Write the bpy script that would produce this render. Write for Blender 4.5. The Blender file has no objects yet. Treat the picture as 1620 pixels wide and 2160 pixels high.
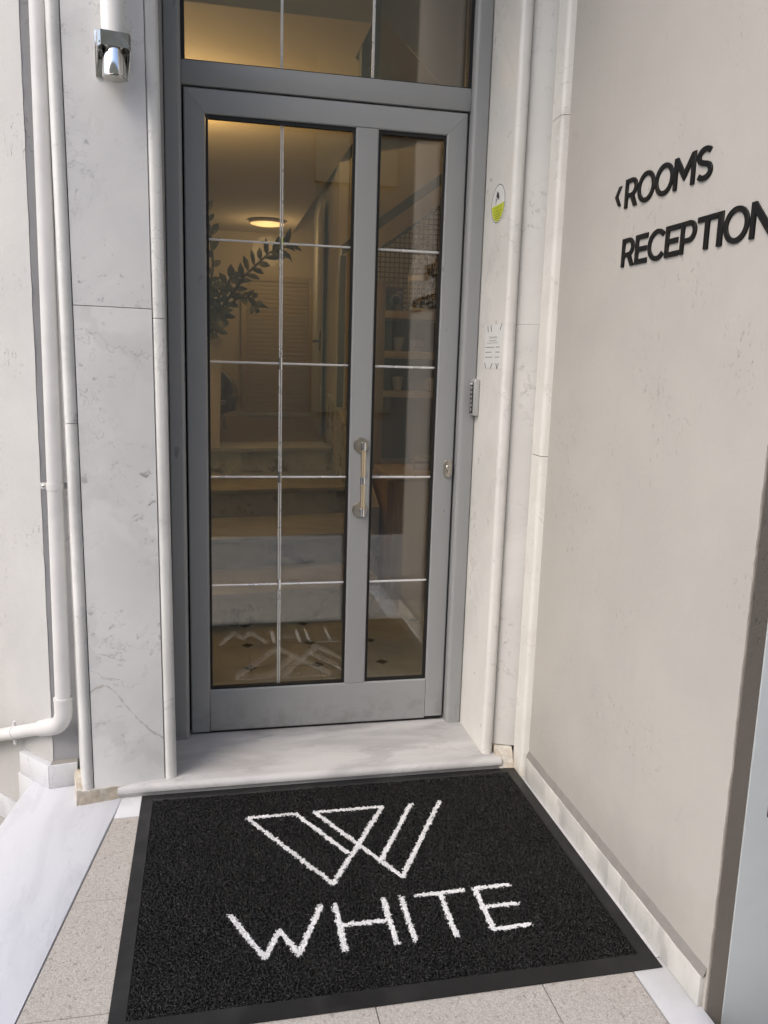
import bpy, bmesh, math, random
import numpy as np
from mathutils import Vector, Matrix

random.seed(7)
rng = np.random.default_rng(11)
sc = bpy.context.scene
COL = sc.collection

# ------------------------------------------------------------------ camera
cam_d = bpy.data.cameras.new("camera")
cam = bpy.data.objects.new("camera", cam_d)
COL.objects.link(cam)
cam_d.sensor_fit = 'VERTICAL'
cam_d.sensor_height = 24.0
cam_d.lens = 1730.13 / 2160 * 24.0
cam_d.clip_start = 0.02
cam_d.clip_end = 500
_R = (Matrix.Rotation(-0.213084968, 4, 'Z') @ Matrix.Rotation(1.39175699, 4, 'X')
      @ Matrix.Rotation(0.0296303, 4, 'Z'))
cam.matrix_world = Matrix.Translation((0.0709, -2.8845, 1.3488)) @ _R
sc.camera = cam
sc.render.resolution_x = 768
sc.render.resolution_y = 1024

# ------------------------------------------------------------------ sky, sun, exposure
SUN_EL, SUN_AZ = math.radians(48), math.radians(238)      # azimuth from +Y, clockwise
world = bpy.data.worlds.new("World")
sc.world = world
world.use_nodes = True
wn = world.node_tree.nodes
wl = world.node_tree.links
wn.clear()
sky = wn.new("ShaderNodeTexSky")
sky.sky_type = 'NISHITA'
sky.sun_disc = False
sky.sun_elevation = SUN_EL
sky.sun_rotation = SUN_AZ
sky.air_density = 1.0
sky.dust_density = 3.0
sky.ozone_density = 1.0
bg = wn.new("ShaderNodeBackground")
bg.inputs[1].default_value = 0.15
wo = wn.new("ShaderNodeOutputWorld")
wl.new(sky.outputs[0], bg.inputs[0])
wl.new(bg.outputs[0], wo.inputs[0])

sun_d = bpy.data.lights.new("sun", 'SUN')
sun_d.energy = 0.55
sun_d.angle = math.radians(35)
sun_d.color = (1.0, 0.97, 0.93)
sun = bpy.data.objects.new("sun", sun_d)
COL.objects.link(sun)
sdir = Vector((math.sin(SUN_AZ) * math.cos(SUN_EL), math.cos(SUN_AZ) * math.cos(SUN_EL), math.sin(SUN_EL)))
sun.rotation_euler = sdir.to_track_quat('Z', 'Y').to_euler()
sun.location = (-4, -5, 8)

sc.view_settings.view_transform = 'Standard'
sc.view_settings.look = 'None'
sc.view_settings.gamma = 1.0
sc.view_settings.use_curve_mapping = False
sc.view_settings.exposure = 1.0
sc.render.engine = 'CYCLES'
sc.cycles.max_bounces = 12
sc.cycles.transparent_max_bounces = 40

# ------------------------------------------------------------------ materials
def srgb(r, g, b):
    f = lambda c: c / 12.92 if c <= 0.04045 else ((c + 0.055) / 1.055) ** 2.4
    return (f(r / 255), f(g / 255), f(b / 255), 1)


class MT:
    """small node-tree helper"""
    def __init__(self, name):
        self.m = bpy.data.materials.new(name)
        self.m.use_nodes = True
        self.t = self.m.node_tree
        self.N = self.t.nodes
        self.b = self.N["Principled BSDF"]
        self.tc = self.N.new("ShaderNodeTexCoord")
        self.co = self.tc.outputs["Object"]

    def link(self, a, b):
        self.t.links.new(a, b)

    def mapped(self, scale=(1, 1, 1), loc=(0, 0, 0), rot=(0, 0, 0), src=None):
        n = self.N.new("ShaderNodeMapping")
        n.inputs["Scale"].default_value = scale
        n.inputs["Location"].default_value = loc
        n.inputs["Rotation"].default_value = rot
        self.link(src or self.co, n.inputs["Vector"])
        return n.outputs[0]

    def noise(self, scale, detail=4, rough=0.55, dist=0.0, vec=None):
        n = self.N.new("ShaderNodeTexNoise")
        n.inputs["Scale"].default_value = scale
        n.inputs["Detail"].default_value = detail
        n.inputs["Roughness"].default_value = rough
        n.inputs["Distortion"].default_value = dist
        self.link(vec or self.co, n.inputs["Vector"])
        return n.outputs["Fac"]

    def voro(self, scale, feature='F1', out="Distance", vec=None, rnd=1.0):
        n = self.N.new("ShaderNodeTexVoronoi")
        n.feature = feature
        n.inputs["Scale"].default_value = scale
        n.inputs["Randomness"].default_value = rnd
        self.link(vec or self.co, n.inputs["Vector"])
        return n.outputs[out]

    def ramp(self, fac, stops, interp='LINEAR'):
        n = self.N.new("ShaderNodeValToRGB")
        n.color_ramp.interpolation = interp
        e = n.color_ramp.elements
        while len(e) < len(stops):
            e.new(0.5)
        for k, (p, c) in enumerate(stops):
            e[k].position = p
            e[k].color = c if len(c) == 4 else (*c, 1)
        self.link(fac, n.inputs[0])
        return n.outputs[0]

    def mask(self, fac, lo, hi):
        n = self.N.new("ShaderNodeMapRange")
        n.interpolation_type = 'SMOOTHSTEP'
        n.inputs["From Min"].default_value = lo
        n.inputs["From Max"].default_value = hi
        self.link(fac, n.inputs["Value"])
        return n.outputs[0]

    def math(self, op, a, b=None):
        n = self.N.new("ShaderNodeMath")
        n.operation = op
        for k, v in enumerate((a, b)):
            if v is None:
                continue
            if isinstance(v, (int, float)):
                n.inputs[k].default_value = v
            else:
                self.link(v, n.inputs[k])
        return n.outputs[0]

    def mix(self, fac, a, b, mode='MIX'):
        n = self.N.new("ShaderNodeMix")
        n.data_type = 'RGBA'
        n.blend_type = mode
        for s, v in ((n.inputs[0], fac), (n.inputs[6], a), (n.inputs[7], b)):
            if isinstance(v, (int, float)):
                s.default_value = v
            elif isinstance(v, (tuple, list)):
                s.default_value = v if len(v) == 4 else (*v, 1)
            else:
                self.link(v, s)
        return n.outputs[2]

    def bump(self, h, strength=0.2, dist=0.002, normal=None):
        n = self.N.new("ShaderNodeBump")
        n.inputs["Strength"].default_value = strength
        n.inputs["Distance"].default_value = dist
        self.link(h, n.inputs["Height"])
        if normal is not None:
            self.link(normal, n.inputs["Normal"])
        return n.outputs[0]

    def out(self, color=None, rough=0.5, metal=0.0, normal=None, spec=None, coat=None):
        b = self.b
        if color is not None:
            if isinstance(color, (tuple, list)):
                b.inputs["Base Color"].default_value = color if len(color) == 4 else (*color, 1)
            else:
                self.link(color, b.inputs["Base Color"])
        if isinstance(rough, (int, float)):
            b.inputs["Roughness"].default_value = rough
        else:
            self.link(rough, b.inputs["Roughness"])
        b.inputs["Metallic"].default_value = metal
        if normal is not None:
            self.link(normal, b.inputs["Normal"])
        if spec is not None:
            b.inputs["Specular IOR Level"].default_value = spec
        if coat is not None:
            b.inputs["Coat Weight"].default_value = coat
        return self.m


def marble(name, base, cloud, spot, spot_amt=1.0, vein_amt=0.0, seed=0.0, rough=0.33, crack=False, dirt_z=None, stretch=(1, 1, 1)):
    m = MT(name)
    v = m.mapped(loc=(seed * 3.1, seed * 1.7, seed * 2.3), scale=stretch)
    big = m.noise(3.2, 5, 0.55, 0.6, v)
    col = m.mix(m.mask(big, 0.38, 0.72), base, cloud)
    fine = m.noise(60, 3, 0.6, 0, v)
    col = m.mix(m.math('MULTIPLY', m.mask(fine, 0.4, 0.75), 0.12), col, cloud)
    # scattered grey flecks
    n1 = m.noise(34, 4, 0.62, 0.35, v)
    n2 = m.noise(5, 2, 0.5, 0, v)
    fl = m.math('MULTIPLY', m.mask(n1, 0.58, 0.74), m.mask(n2, 0.46, 0.64))
    col = m.mix(m.math('MULTIPLY', fl, 0.75 * spot_amt), col, spot)
    if vein_amt:
        w = m.N.new("ShaderNodeTexWave")
        w.inputs["Scale"].default_value = 1.3
        w.inputs["Distortion"].default_value = 9
        w.inputs["Detail"].default_value = 5
        w.inputs["Detail Scale"].default_value = 1.6
        w.inputs["Detail Roughness"].default_value = 0.65
        m.link(m.mapped(rot=(0.3, 0.5, 0.7 + seed), src=v), w.inputs["Vector"])
        ve = m.math('MULTIPLY', m.mask(w.outputs["Fac"], 0.70, 0.98), m.mask(m.noise(4, 4, 0.6, 0, v), 0.38, 0.62))
        col = m.mix(m.math('MULTIPLY', ve, vein_amt), col, spot)
    rid = m.math('ABSOLUTE', m.math('SUBTRACT', m.noise(4.5, 6, 0.62, 0.5, v), 0.5))
    thin = m.math('MULTIPLY', m.math('SUBTRACT', 1.0, m.mask(rid, 0.0, 0.009)), m.mask(m.noise(3.0, 2, 0.5, 0, m.mapped(loc=(4, 2, 7), src=v)), 0.45, 0.62))
    col = m.mix(m.math('MULTIPLY', thin, 0.42), col, spot)
    if crack:
        sep = m.N.new("ShaderNodeSeparateXYZ")
        m.link(m.co, sep.inputs[0])
        fc = m.N.new("ShaderNodeFloatCurve")
        c = fc.mapping.curves[0]
        c.points[0].location = (0.0, 0.62)
        c.points[1].location = (1.0, 0.27)
        c.points.new(0.18, 0.665)
        c.points.new(0.34, 0.63)
        c.points.new(0.62, 0.44)
        fc.mapping.update()
        xx = m.math('DIVIDE', m.math('ADD', sep.outputs[0], 0.305 - 0.2103), 0.22)
        m.link(xx, fc.inputs["Value"])
        wob = m.math('MULTIPLY', m.math('SUBTRACT', m.noise(26, 4, 0.6), 0.5), 0.03)
        zc = m.math('ADD', m.math('MULTIPLY', fc.outputs[0], 0.5), wob)
        dd = m.math('ABSOLUTE', m.math('SUBTRACT', sep.outputs[2], m.math('ADD', zc, CRACK_OFF)))
        inv = m.math('SUBTRACT', 1.0, m.mask(dd, 0.0005, 0.006))
        amt = m.math('MULTIPLY', inv, m.mask(m.noise(38, 3, 0.6), 0.3, 0.6))
        col = m.mix(m.math('MULTIPLY', amt, 0.55), col, (0.30, 0.26, 0.2, 1))
    if dirt_z is not None:
        sep2 = m.N.new("ShaderNodeSeparateXYZ")
        m.link(m.co, sep2.inputs[0])
        zz = m.math('ADD', sep2.outputs[2], m.math('MULTIPLY', m.math('SUBTRACT', m.noise(14, 4, 0.65), 0.5), 0.12))
        g = m.math('SUBTRACT', 1.0, m.mask(zz, dirt_z, dirt_z + 0.09))
        col = m.mix(m.math('MULTIPLY', g, 0.45), col, (0.42, 0.36, 0.27, 1))
    rr = m.ramp(m.noise(9, 3, 0.6, 0, v), [(0.3, (rough - 0.08,) * 3), (0.7, (rough + 0.14,) * 3)])
    nb = m.bump(m.noise(180, 3, 0.6, 0, v), 0.05, 0.001)
    return m.out(col, rr, 0, nb)


CRACK_OFF = 0.05
M = {}
M['marble_pil'] = marble('marble_pilaster', (0.80, 0.79, 0.775), (0.69, 0.685, 0.68), (0.22, 0.22, 0.23), 1.0, 0.12, 1.0)
M['marble_pil_low'] = marble('marble_pilaster_low', (0.80, 0.79, 0.775), (0.70, 0.695, 0.685), (0.22, 0.22, 0.22), 1.0, 0.12, 2.3, crack=True)
M['marble_edge'] = marble('marble_edge', (0.70, 0.695, 0.67), (0.58, 0.575, 0.56), (0.30, 0.30, 0.30), 0.9, 0.2, 4.0, dirt_z=-0.03)
M['marble_cream'] = marble('marble_cream', (0.69, 0.675, 0.64), (0.61, 0.60, 0.565), (0.34, 0.33, 0.31), 0.5, 0.15, 5.0, dirt_z=-0.02)
M['marble_cream2'] = marble('marble_cream_flecked', (0.62, 0.61, 0.58), (0.55, 0.54, 0.515), (0.26, 0.25, 0.23), 0.9, 0.0, 7.7, dirt_z=0.0)
M['marble_bull'] = marble('marble_bullnose', (0.70, 0.68, 0.635), (0.62, 0.60, 0.555), (0.34, 0.30, 0.25), 0.5, 0.15, 8.7, dirt_z=0.0)
M['marble_thr'] = marble('marble_threshold', (0.51, 0.505, 0.50), (0.37, 0.365, 0.365), (0.26, 0.25, 0.26), 0.5, 0.42, 3.0, 0.38, stretch=(0.8, 2.0, 1))
M['marble_slab'] = marble('marble_slab', (0.60, 0.61, 0.64), (0.53, 0.54, 0.57), (0.38, 0.38, 0.42), 0.3, 0.22, 6.0, 0.42, stretch=(2.6, 0.6, 1))
M['marble_strip'] = marble('marble_strip', (0.58, 0.58, 0.59), (0.48, 0.48, 0.49), (0.38, 0.38, 0.40), 0.4, 0.4, 9.0, 0.42)
M['marble_skirt'] = marble('marble_skirting', (0.58, 0.565, 0.52), (0.48, 0.47, 0.44), (0.30, 0.29, 0.27), 0.6, 0.5, 10.0, 0.4, stretch=(1, 2, 0.7))
M['marble_skirt2'] = marble('marble_skirting_blue', (0.58, 0.585, 0.60), (0.47, 0.475, 0.49), (0.30, 0.30, 0.32), 0.7, 0.4, 12.0, 0.4)
M['marble_step'] = marble('marble_step', (0.66, 0.69, 0.68), (0.42, 0.445, 0.445), (0.20, 0.21, 0.215), 0.9, 0.85, 13.0, 0.3)
M['marble_tread'] = marble('marble_tread', (0.54, 0.565, 0.56), (0.43, 0.455, 0.455), (0.3, 0.3, 0.3), 0.5, 0.3, 14.0, 0.5)


def stucco(name, col, col2, grain=0.35, flakes=0.5, scale=1.0, low=None):
    m = MT(name)
    a = m.noise(2.2 * scale, 5, 0.6, 0.3)
    c = m.mix(m.mask(a, 0.3, 0.7), col, col2)
    st = m.noise(5, 4, 0.6, 0, m.mapped(scale=(6, 6, 0.6)))
    c = m.mix(m.math('MULTIPLY', m.mask(st, 0.5, 0.75), 0.07), c, (col2[0] * 0.8, col2[1] * 0.79, col2[2] * 0.77, 1))
    # pitted scuffs, gathered in patches
    n1 = m.noise(90, 3, 0.65, 0.6, m.mapped(scale=(1, 1, 0.6)))
    n2 = m.noise(4.2, 2, 0.5)
    fl = m.math('MULTIPLY', m.mask(n1, 0.60, 0.67), m.mask(n2, 0.50, 0.64))
    c = m.mix(m.math('MULTIPLY', fl, flakes), c, (0.13, 0.125, 0.115, 1))
    if low is not None:
        sz = m.N.new('ShaderNodeSeparateXYZ')
        m.link(m.co, sz.inputs[0])
        zz = m.math('ADD', sz.outputs[2], m.math('MULTIPLY', m.math('SUBTRACT', m.noise(6, 5, 0.65), 0.5), 0.25))
        gr = m.math('SUBTRACT', 1.0, m.mask(zz, low, low + 0.22))
        c = m.mix(m.math('MULTIPLY', gr, 0.28), c, (0.25, 0.23, 0.20, 1))
    h = m.math('ADD', m.math('MULTIPLY', m.noise(320, 3, 0.6), 0.5), m.math('ADD', m.math('MULTIPLY', m.noise(70, 4, 0.65), 0.8), m.math('MULTIPLY', fl, -1.2)))
    nb = m.bump(h, grain, 0.0025)
    nb = m.bump(m.noise(5, 3, 0.5), 0.12, 0.02, nb)
    return m.out(c, 0.85, 0, nb, spec=0.3)


M['wall_right'] = stucco('stucco_beige', (0.455, 0.43, 0.392), (0.42, 0.398, 0.365), 0.42, 0.26, low=0.08)
M['wall_left'] = stucco('stucco_white', (0.50, 0.495, 0.485), (0.45, 0.445, 0.44), 0.5, 0.5, low=0.05)
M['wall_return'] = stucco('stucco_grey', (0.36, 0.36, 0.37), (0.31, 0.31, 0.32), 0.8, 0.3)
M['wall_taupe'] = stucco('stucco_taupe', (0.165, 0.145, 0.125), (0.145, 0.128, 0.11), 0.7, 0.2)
M['wall_in'] = stucco('plaster_inside', (0.62, 0.55, 0.42), (0.60, 0.53, 0.40), 0.05, 0.0)
M['wall_in_white'] = stucco('plaster_inside_white', (0.66, 0.64, 0.58), (0.62, 0.60, 0.54), 0.05, 0.0)
M['opp'] = stucco('stucco_opposite', (0.46, 0.375, 0.26), (0.42, 0.34, 0.235), 0.3, 0.1)

m = MT('powder_coated_aluminium')
nz = m.noise(2.0, 3, 0.5)
cc = m.mix(nz, (0.285, 0.292, 0.292, 1), (0.305, 0.312, 0.312, 1))
sp = m.N.new("ShaderNodeSeparateXYZ")
m.link(m.co, sp.inputs[0])
lowz = m.math('SUBTRACT', 1.0, m.mask(sp.outputs[2], 0.02, 0.16))
cc = m.mix(m.math('MULTIPLY', m.math('MULTIPLY', lowz, m.mask(m.noise(18, 5, 0.65), 0.42, 0.66)), 0.35), cc, (0.16, 0.15, 0.135, 1))
scf = m.mask(m.noise(55, 2, 0.5, 0.8, m.mapped(scale=(1, 1, 0.35))), 0.70, 0.74)
cc = m.mix(m.math('MULTIPLY', m.math('MULTIPLY', scf, m.mask(m.noise(3, 2), 0.5, 0.6)), 0.5), cc, (0.08, 0.08, 0.08, 1))
M['alu'] = m.out(cc, m.ramp(m.noise(6, 5, 0.65, 0.4), [(0.3, (0.28,) * 3), (0.7, (0.50,) * 3)]), 0.0,
                 m.bump(m.noise(900, 2, 0.5), 0.04, 0.0005), spec=0.5)
m = MT('black_rubber_gasket')
M['gasket'] = m.out((0.006, 0.006, 0.006), 0.5)
m = MT('chrome')
M['chrome'] = m.out((0.82, 0.82, 0.82), m.ramp(m.noise(14, 3), [(0.3, (0.06,) * 3), (0.7, (0.14,) * 3)]), 1.0)
m = MT('dull_chrome')
M['chrome_dull'] = m.out((0.55, 0.54, 0.50), m.ramp(m.noise(30, 3), [(0.3, (0.16,) * 3), (0.7, (0.3,) * 3)]), 1.0)
m = MT('bright_aluminium_muntin')
M['muntin'] = m.out((0.74, 0.74, 0.73), m.ramp(m.noise(10, 2), [(0.3, (0.25,) * 3), (0.7, (0.34,) * 3)]), 0.5)
m = MT('satin_nickel')
M['nickel'] = m.out((0.50, 0.47, 0.41), m.ramp(m.noise(60, 2), [(0.3, (0.28,) * 3), (0.7, (0.38,) * 3)]), 1.0)
m = MT('satin_gold_bar')
M['gold'] = m.out((0.78, 0.65, 0.46), m.ramp(m.noise(40, 2), [(0.3, (0.28,) * 3), (0.7, (0.36,) * 3)]), 1.0)
m = MT('pipe_plastic')
pc = m.mix(m.mask(m.noise(5, 4, 0.6), 0.35, 0.7), (0.64, 0.63, 0.62, 1), (0.57, 0.56, 0.55, 1))
M['pipe'] = m.out(pc, 0.45, 0, m.bump(m.noise(120, 2), 0.04, 0.001))
m = MT('frosted_lamp_tube')
M['opal'] = m.out(m.mix(m.noise(3), (0.84, 0.84, 0.82, 1), (0.80, 0.80, 0.77, 1)), 0.25)
m = MT('mortar')
mc = m.mix(m.mask(m.noise(22, 5, 0.65), 0.35, 0.68), (0.52, 0.46, 0.37, 1), (0.37, 0.32, 0.25, 1))
mc = m.mix(m.math('MULTIPLY', m.mask(m.noise(13, 4, 0.6), 0.46, 0.6), 0.75), mc, (0.62, 0.60, 0.55, 1))
M['mortar'] = m.out(mc, 0.9, 0, m.bump(m.noise(60, 5, 0.7), 0.7, 0.006))
m = MT('wall_grout')
M['grout'] = m.out(m.mix(m.noise(40, 3), (0.30, 0.28, 0.25, 1), (0.2, 0.19, 0.17, 1)), 0.95, 0, m.bump(m.noise(200, 3), 0.4, 0.002))
m = MT('ledge_mortar')
M['ledge'] = m.out(m.mix(m.noise(30, 4, 0.6), (0.25, 0.235, 0.215, 1), (0.18, 0.17, 0.155, 1)), 0.95, 0, m.bump(m.noise(150, 3), 0.5, 0.003))
m = MT('rubber_border')
rc = m.mix(m.mask(m.noise(7, 5, 0.65, 0.5), 0.45, 0.75), (0.007, 0.0072, 0.0075, 1), (0.020, 0.020, 0.0195, 1))
M['rubber'] = m.out(rc, m.ramp(m.noise(9, 4, 0.6), [(0.3, (0.38,) * 3), (0.7, (0.6,) * 3)]), 0, m.bump(m.noise(300, 2), 0.08, 0.001), spec=0.4)
m = MT('black_vinyl_loops')
lb = m.mix(m.mask(m.noise(190, 3, 0.6), 0.45, 0.66), (0.0010, 0.0010, 0.0010, 1), (0.026, 0.0256, 0.0253, 1))
lb = m.mix(m.math('MULTIPLY', m.mask(m.noise(5, 4, 0.65, 0.4), 0.5, 0.72), 0.05), lb, (0.10, 0.095, 0.085, 1))
M['loop_black'] = m.out(lb, 0.33, spec=0.32)
m = MT('white_vinyl_loops')
M['loop_white'] = m.out(m.mix(m.noise(50, 3), (0.76, 0.76, 0.76, 1), (0.62, 0.62, 0.62, 1)), 0.5)

m = MT('washed_pebble_tile')
v1 = m.voro(230, 'F1', "Color")
v2 = m.voro(230, 'F1', "Distance")
sepc = m.N.new("ShaderNodeSeparateColor")
m.link(v1, sepc.inputs[0])
pc = m.ramp(sepc.outputs[0], [(0.0, (0.37, 0.34, 0.31)), (0.3, (0.41, 0.38, 0.345)), (0.7, (0.44, 0.41, 0.375)), (0.96, (0.47, 0.44, 0.41)), (1.0, (0.30, 0.28, 0.25))])
pc = m.mix(m.math('MULTIPLY', m.mask(m.noise(4, 4, 0.6), 0.35, 0.7), 0.3), pc, (0.36, 0.33, 0.30, 1))
pc = m.mix(m.math('MULTIPLY', m.mask(v2, 0.35, 0.62), 0.45), pc, (0.27, 0.25, 0.22, 1))
pitn = m.mask(m.noise(95, 2, 0.5, 0.5), 0.62, 0.68)
pc = m.mix(m.math('MULTIPLY', pitn, 0.38), pc, (0.11, 0.10, 0.09, 1))
hh = m.math('SUBTRACT', m.math('MULTIPLY', m.noise(90, 4, 0.7), 0.8), m.math('ADD', m.math('MULTIPLY', v2, 0.5), pitn))
M['tile'] = m.out(pc, 0.75, 0, m.bump(hh, 0.4, 0.003), spec=0.3)

m = MT('street_asphalt')
ac = m.ramp(m.noise(180, 3, 0.7), [(0.3, (0.045, 0.045, 0.045)), (0.7, (0.085, 0.083, 0.08))])
M['asphalt'] = m.out(ac, 0.9, 0, m.bump(m.noise(220, 3, 0.7), 0.6, 0.006))
m = MT('pavement_concrete')
ac = m.mix(m.mask(m.noise(5, 5, 0.65), 0.35, 0.65), (0.36, 0.35, 0.33, 1), (0.27, 0.265, 0.25, 1))
M['concrete'] = m.out(ac, 0.9, 0, m.bump(m.noise(140, 4, 0.7), 0.4, 0.004))

m = MT('pale_blue_grey_paint')
bc = m.mix(m.mask(m.noise(3, 4, 0.6), 0.35, 0.7), (0.50, 0.535, 0.545, 1), (0.455, 0.49, 0.50, 1))
M['cabinet'] = m.out(bc, 0.45, 0, m.bump(m.noise(14, 3), 0.06, 0.004))
m = MT('black_letter_plastic')
M['letter'] = m.out(m.mix(m.noise(20), (0.006, 0.006, 0.006, 1), (0.010, 0.010, 0.010, 1)), 0.5, spec=0.3)
m = MT('paper_white')
M['paper'] = m.out(m.mix(m.noise(8), (0.70, 0.70, 0.69, 1), (0.67, 0.67, 0.65, 1)), 0.55)
m = MT('print_black')
M['ink'] = m.out(m.mix(m.noise(60), (0.015, 0.015, 0.015, 1), (0.03, 0.03, 0.03, 1)), 0.6)
m = MT('print_grey')
M['ink2'] = m.out(m.mix(m.noise(60), (0.13, 0.13, 0.13, 1), (0.18, 0.18, 0.18, 1)), 0.6)
m = MT('print_lime')
M['lime'] = m.out(m.mix(m.noise(20), (0.56, 0.62, 0.03, 1), (0.54, 0.60, 0.035, 1)), 0.4)
m = MT('print_olive')
M['olive'] = m.out(m.mix(m.noise(60), (0.17, 0.18, 0.02, 1), (0.2, 0.21, 0.03, 1)), 0.5)
m = MT('keypad_silver')
M['silver'] = m.out(m.mix(m.noise(20), (0.56, 0.56, 0.55, 1), (0.50, 0.50, 0.49, 1)), 0.3, 0.5)
m = MT('keypad_black')
M['keyblack'] = m.out((0.02, 0.02, 0.021), m.ramp(m.noise(20), [(0.3, (0.2,) * 3), (0.7, (0.3,) * 3)]))
m = MT('keypad_button')
M['button'] = m.out(m.mix(m.noise(20), (0.30, 0.30, 0.30, 1), (0.26, 0.26, 0.26, 1)), 0.4)


def wood(name, a, b, rot=(0, 0, 0), rough=0.4):
    m = MT(name)
    v = m.mapped(scale=(14, 14, 0.8), rot=rot)
    n = m.noise(2.0, 6, 0.65, 1.0, v)
    c = m.ramp(n, [(0.3, a), (0.7, b)])
    return m.out(c, rough, 0, m.bump(m.noise(8, 4, 0.6, 0, v), 0.08, 0.001))


M['wood'] = wood('laminate_brown', (0.36, 0.25, 0.155), (0.45, 0.325, 0.21))
M['wood_taupe'] = wood('laminate_taupe', (0.52, 0.41, 0.28), (0.58, 0.465, 0.325))
M['wood_dark'] = wood('laminate_dark', (0.27, 0.205, 0.135), (0.31, 0.24, 0.16))
M['floor_wood'] = wood('parquet', (0.20, 0.12, 0.05), (0.30, 0.19, 0.09), (0, math.pi / 2, 0), 0.3)
m = MT('lobby_tile')
M['tile_in'] = m.out(m.mix(m.mask(m.noise(5, 4, 0.6), 0.35, 0.7), (0.60, 0.615, 0.59, 1), (0.49, 0.505, 0.485, 1)), 0.4)
m = MT('lobby_tile_dark')
M['tile_dark'] = m.out(m.mix(m.noise(12), (0.06, 0.056, 0.05, 1), (0.085, 0.08, 0.07, 1)), 0.4)
m = MT('rail_grey_paint')
M['rail'] = m.out(m.mix(m.noise(5), (0.16, 0.19, 0.20, 1), (0.14, 0.165, 0.175, 1)), 0.35)
m = MT('dark_bronze_wire')
M['wire'] = m.out(m.mix(m.noise(5), (0.055, 0.04, 0.025, 1), (0.075, 0.055, 0.03, 1)), 0.5)
m = MT('shutter_cream')
M['shutter'] = m.out(m.mix(m.noise(3), (0.47, 0.39, 0.24, 1), (0.43, 0.355, 0.22, 1)), 0.5)
m = MT('white_china')
M['china'] = m.out(m.mix(m.noise(6), (0.72, 0.70, 0.66, 1), (0.68, 0.66, 0.62, 1)), 0.3)
m = MT('cage_white_wire')
M['cagewire'] = m.out(m.mix(m.noise(6), (0.75, 0.73, 0.68, 1), (0.7, 0.68, 0.63, 1)), 0.5)
m = MT('dry_flowers')
M['dry'] = m.out(m.mix(m.noise(60), (0.12, 0.09, 0.04, 1), (0.05, 0.04, 0.02, 1)), 0.8)
m = MT('leaf_green')
lf = m.mix(m.noise(9, 3), (0.018, 0.030, 0.014, 1), (0.032, 0.048, 0.020, 1))
M['leaf'] = m.out(lf, 0.4, 0, m.bump(m.noise(40, 3), 0.1, 0.002))
m = MT('leaf_stem')
M['stem'] = m.out(m.mix(m.noise(9, 3), (0.05, 0.055, 0.02, 1), (0.07, 0.06, 0.03, 1)), 0.5)
m = MT('armchair_leather')
M['leather'] = m.out(m.mix(m.noise(12, 4), (0.10, 0.055, 0.035, 1), (0.13, 0.075, 0.045, 1)), 0.45, 0, m.bump(m.noise(150, 4), 0.2, 0.002))
m = MT('purple_card')
M['purple'] = m.out(m.mix(m.noise(12, 4), (0.10, 0.06, 0.09, 1), (0.14, 0.09, 0.12, 1)), 0.6)
m = MT('lavender_face')
M['lavender'] = m.out(m.mix(m.noise(12, 4), (0.36, 0.31, 0.42, 1), (0.44, 0.39, 0.48, 1)), 0.5)
m = MT('clear_bottle')
M['bottle'] = m.out(m.mix(m.noise(12, 4), (0.55, 0.56, 0.54, 1), (0.48, 0.49, 0.47, 1)), 0.08, 0.6)


def glass(name, tint):
    """flat architectural glass: tinted see-through plus a Fresnel mirror"""
    m = bpy.data.materials.new(name)
    m.use_nodes = True
    t = m.node_tree
    N = t.nodes
    N.clear()
    tr = N.new("ShaderNodeBsdfTransparent")
    tc = N.new("ShaderNodeTexCoord")
    nz = N.new("ShaderNodeTexNoise")
    nz.inputs["Scale"].default_value = 1.6
    t.links.new(tc.outputs["Object"], nz.inputs["Vector"])
    bp = N.new("ShaderNodeBump")
    bp.inputs["Strength"].default_value = 0.004
    bp.inputs["Distance"].default_value = 0.02
    t.links.new(nz.outputs["Fac"], bp.inputs["Height"])
    tr.inputs[0].default_value = tint
    gl = N.new("ShaderNodeBsdfGlossy")
    gl.inputs["Roughness"].default_value = 0.0
    gl.inputs[0].default_value = (1, 1, 1, 1)
    fr = N.new("ShaderNodeFresnel")
    # same mirror strength whichever side of the sheet the ray meets
    ge = N.new("ShaderNodeNewGeometry")
    mr = N.new("ShaderNodeMapRange")
    mr.inputs["To Min"].default_value = 1.67
    mr.inputs["To Max"].default_value = 1 / 1.67
    t.links.new(ge.outputs["Backfacing"], mr.inputs["Value"])
    t.links.new(mr.outputs[0], fr.inputs["IOR"])
    mx = N.new("ShaderNodeMixShader")
    o = N.new("ShaderNodeOutputMaterial")
    t.links.new(fr.outputs[0], mx.inputs[0])
    t.links.new(tr.outputs[0], mx.inputs[1])
    t.links.new(gl.outputs[0], mx.inputs[2])
    t.links.new(mx.outputs[0], o.inputs[0])
    return m


M['glass'] = glass('tinted_glass', (0.965, 0.965, 0.945, 1))
m = MT('lamp_glow')
m.b.inputs["Emission Color"].default_value = (1.0, 0.62, 0.25, 1)
m.b.inputs["Emission Strength"].default_value = 0.5
M['glow'] = m.out((0.8, 0.7, 0.5), 0.4)

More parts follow.
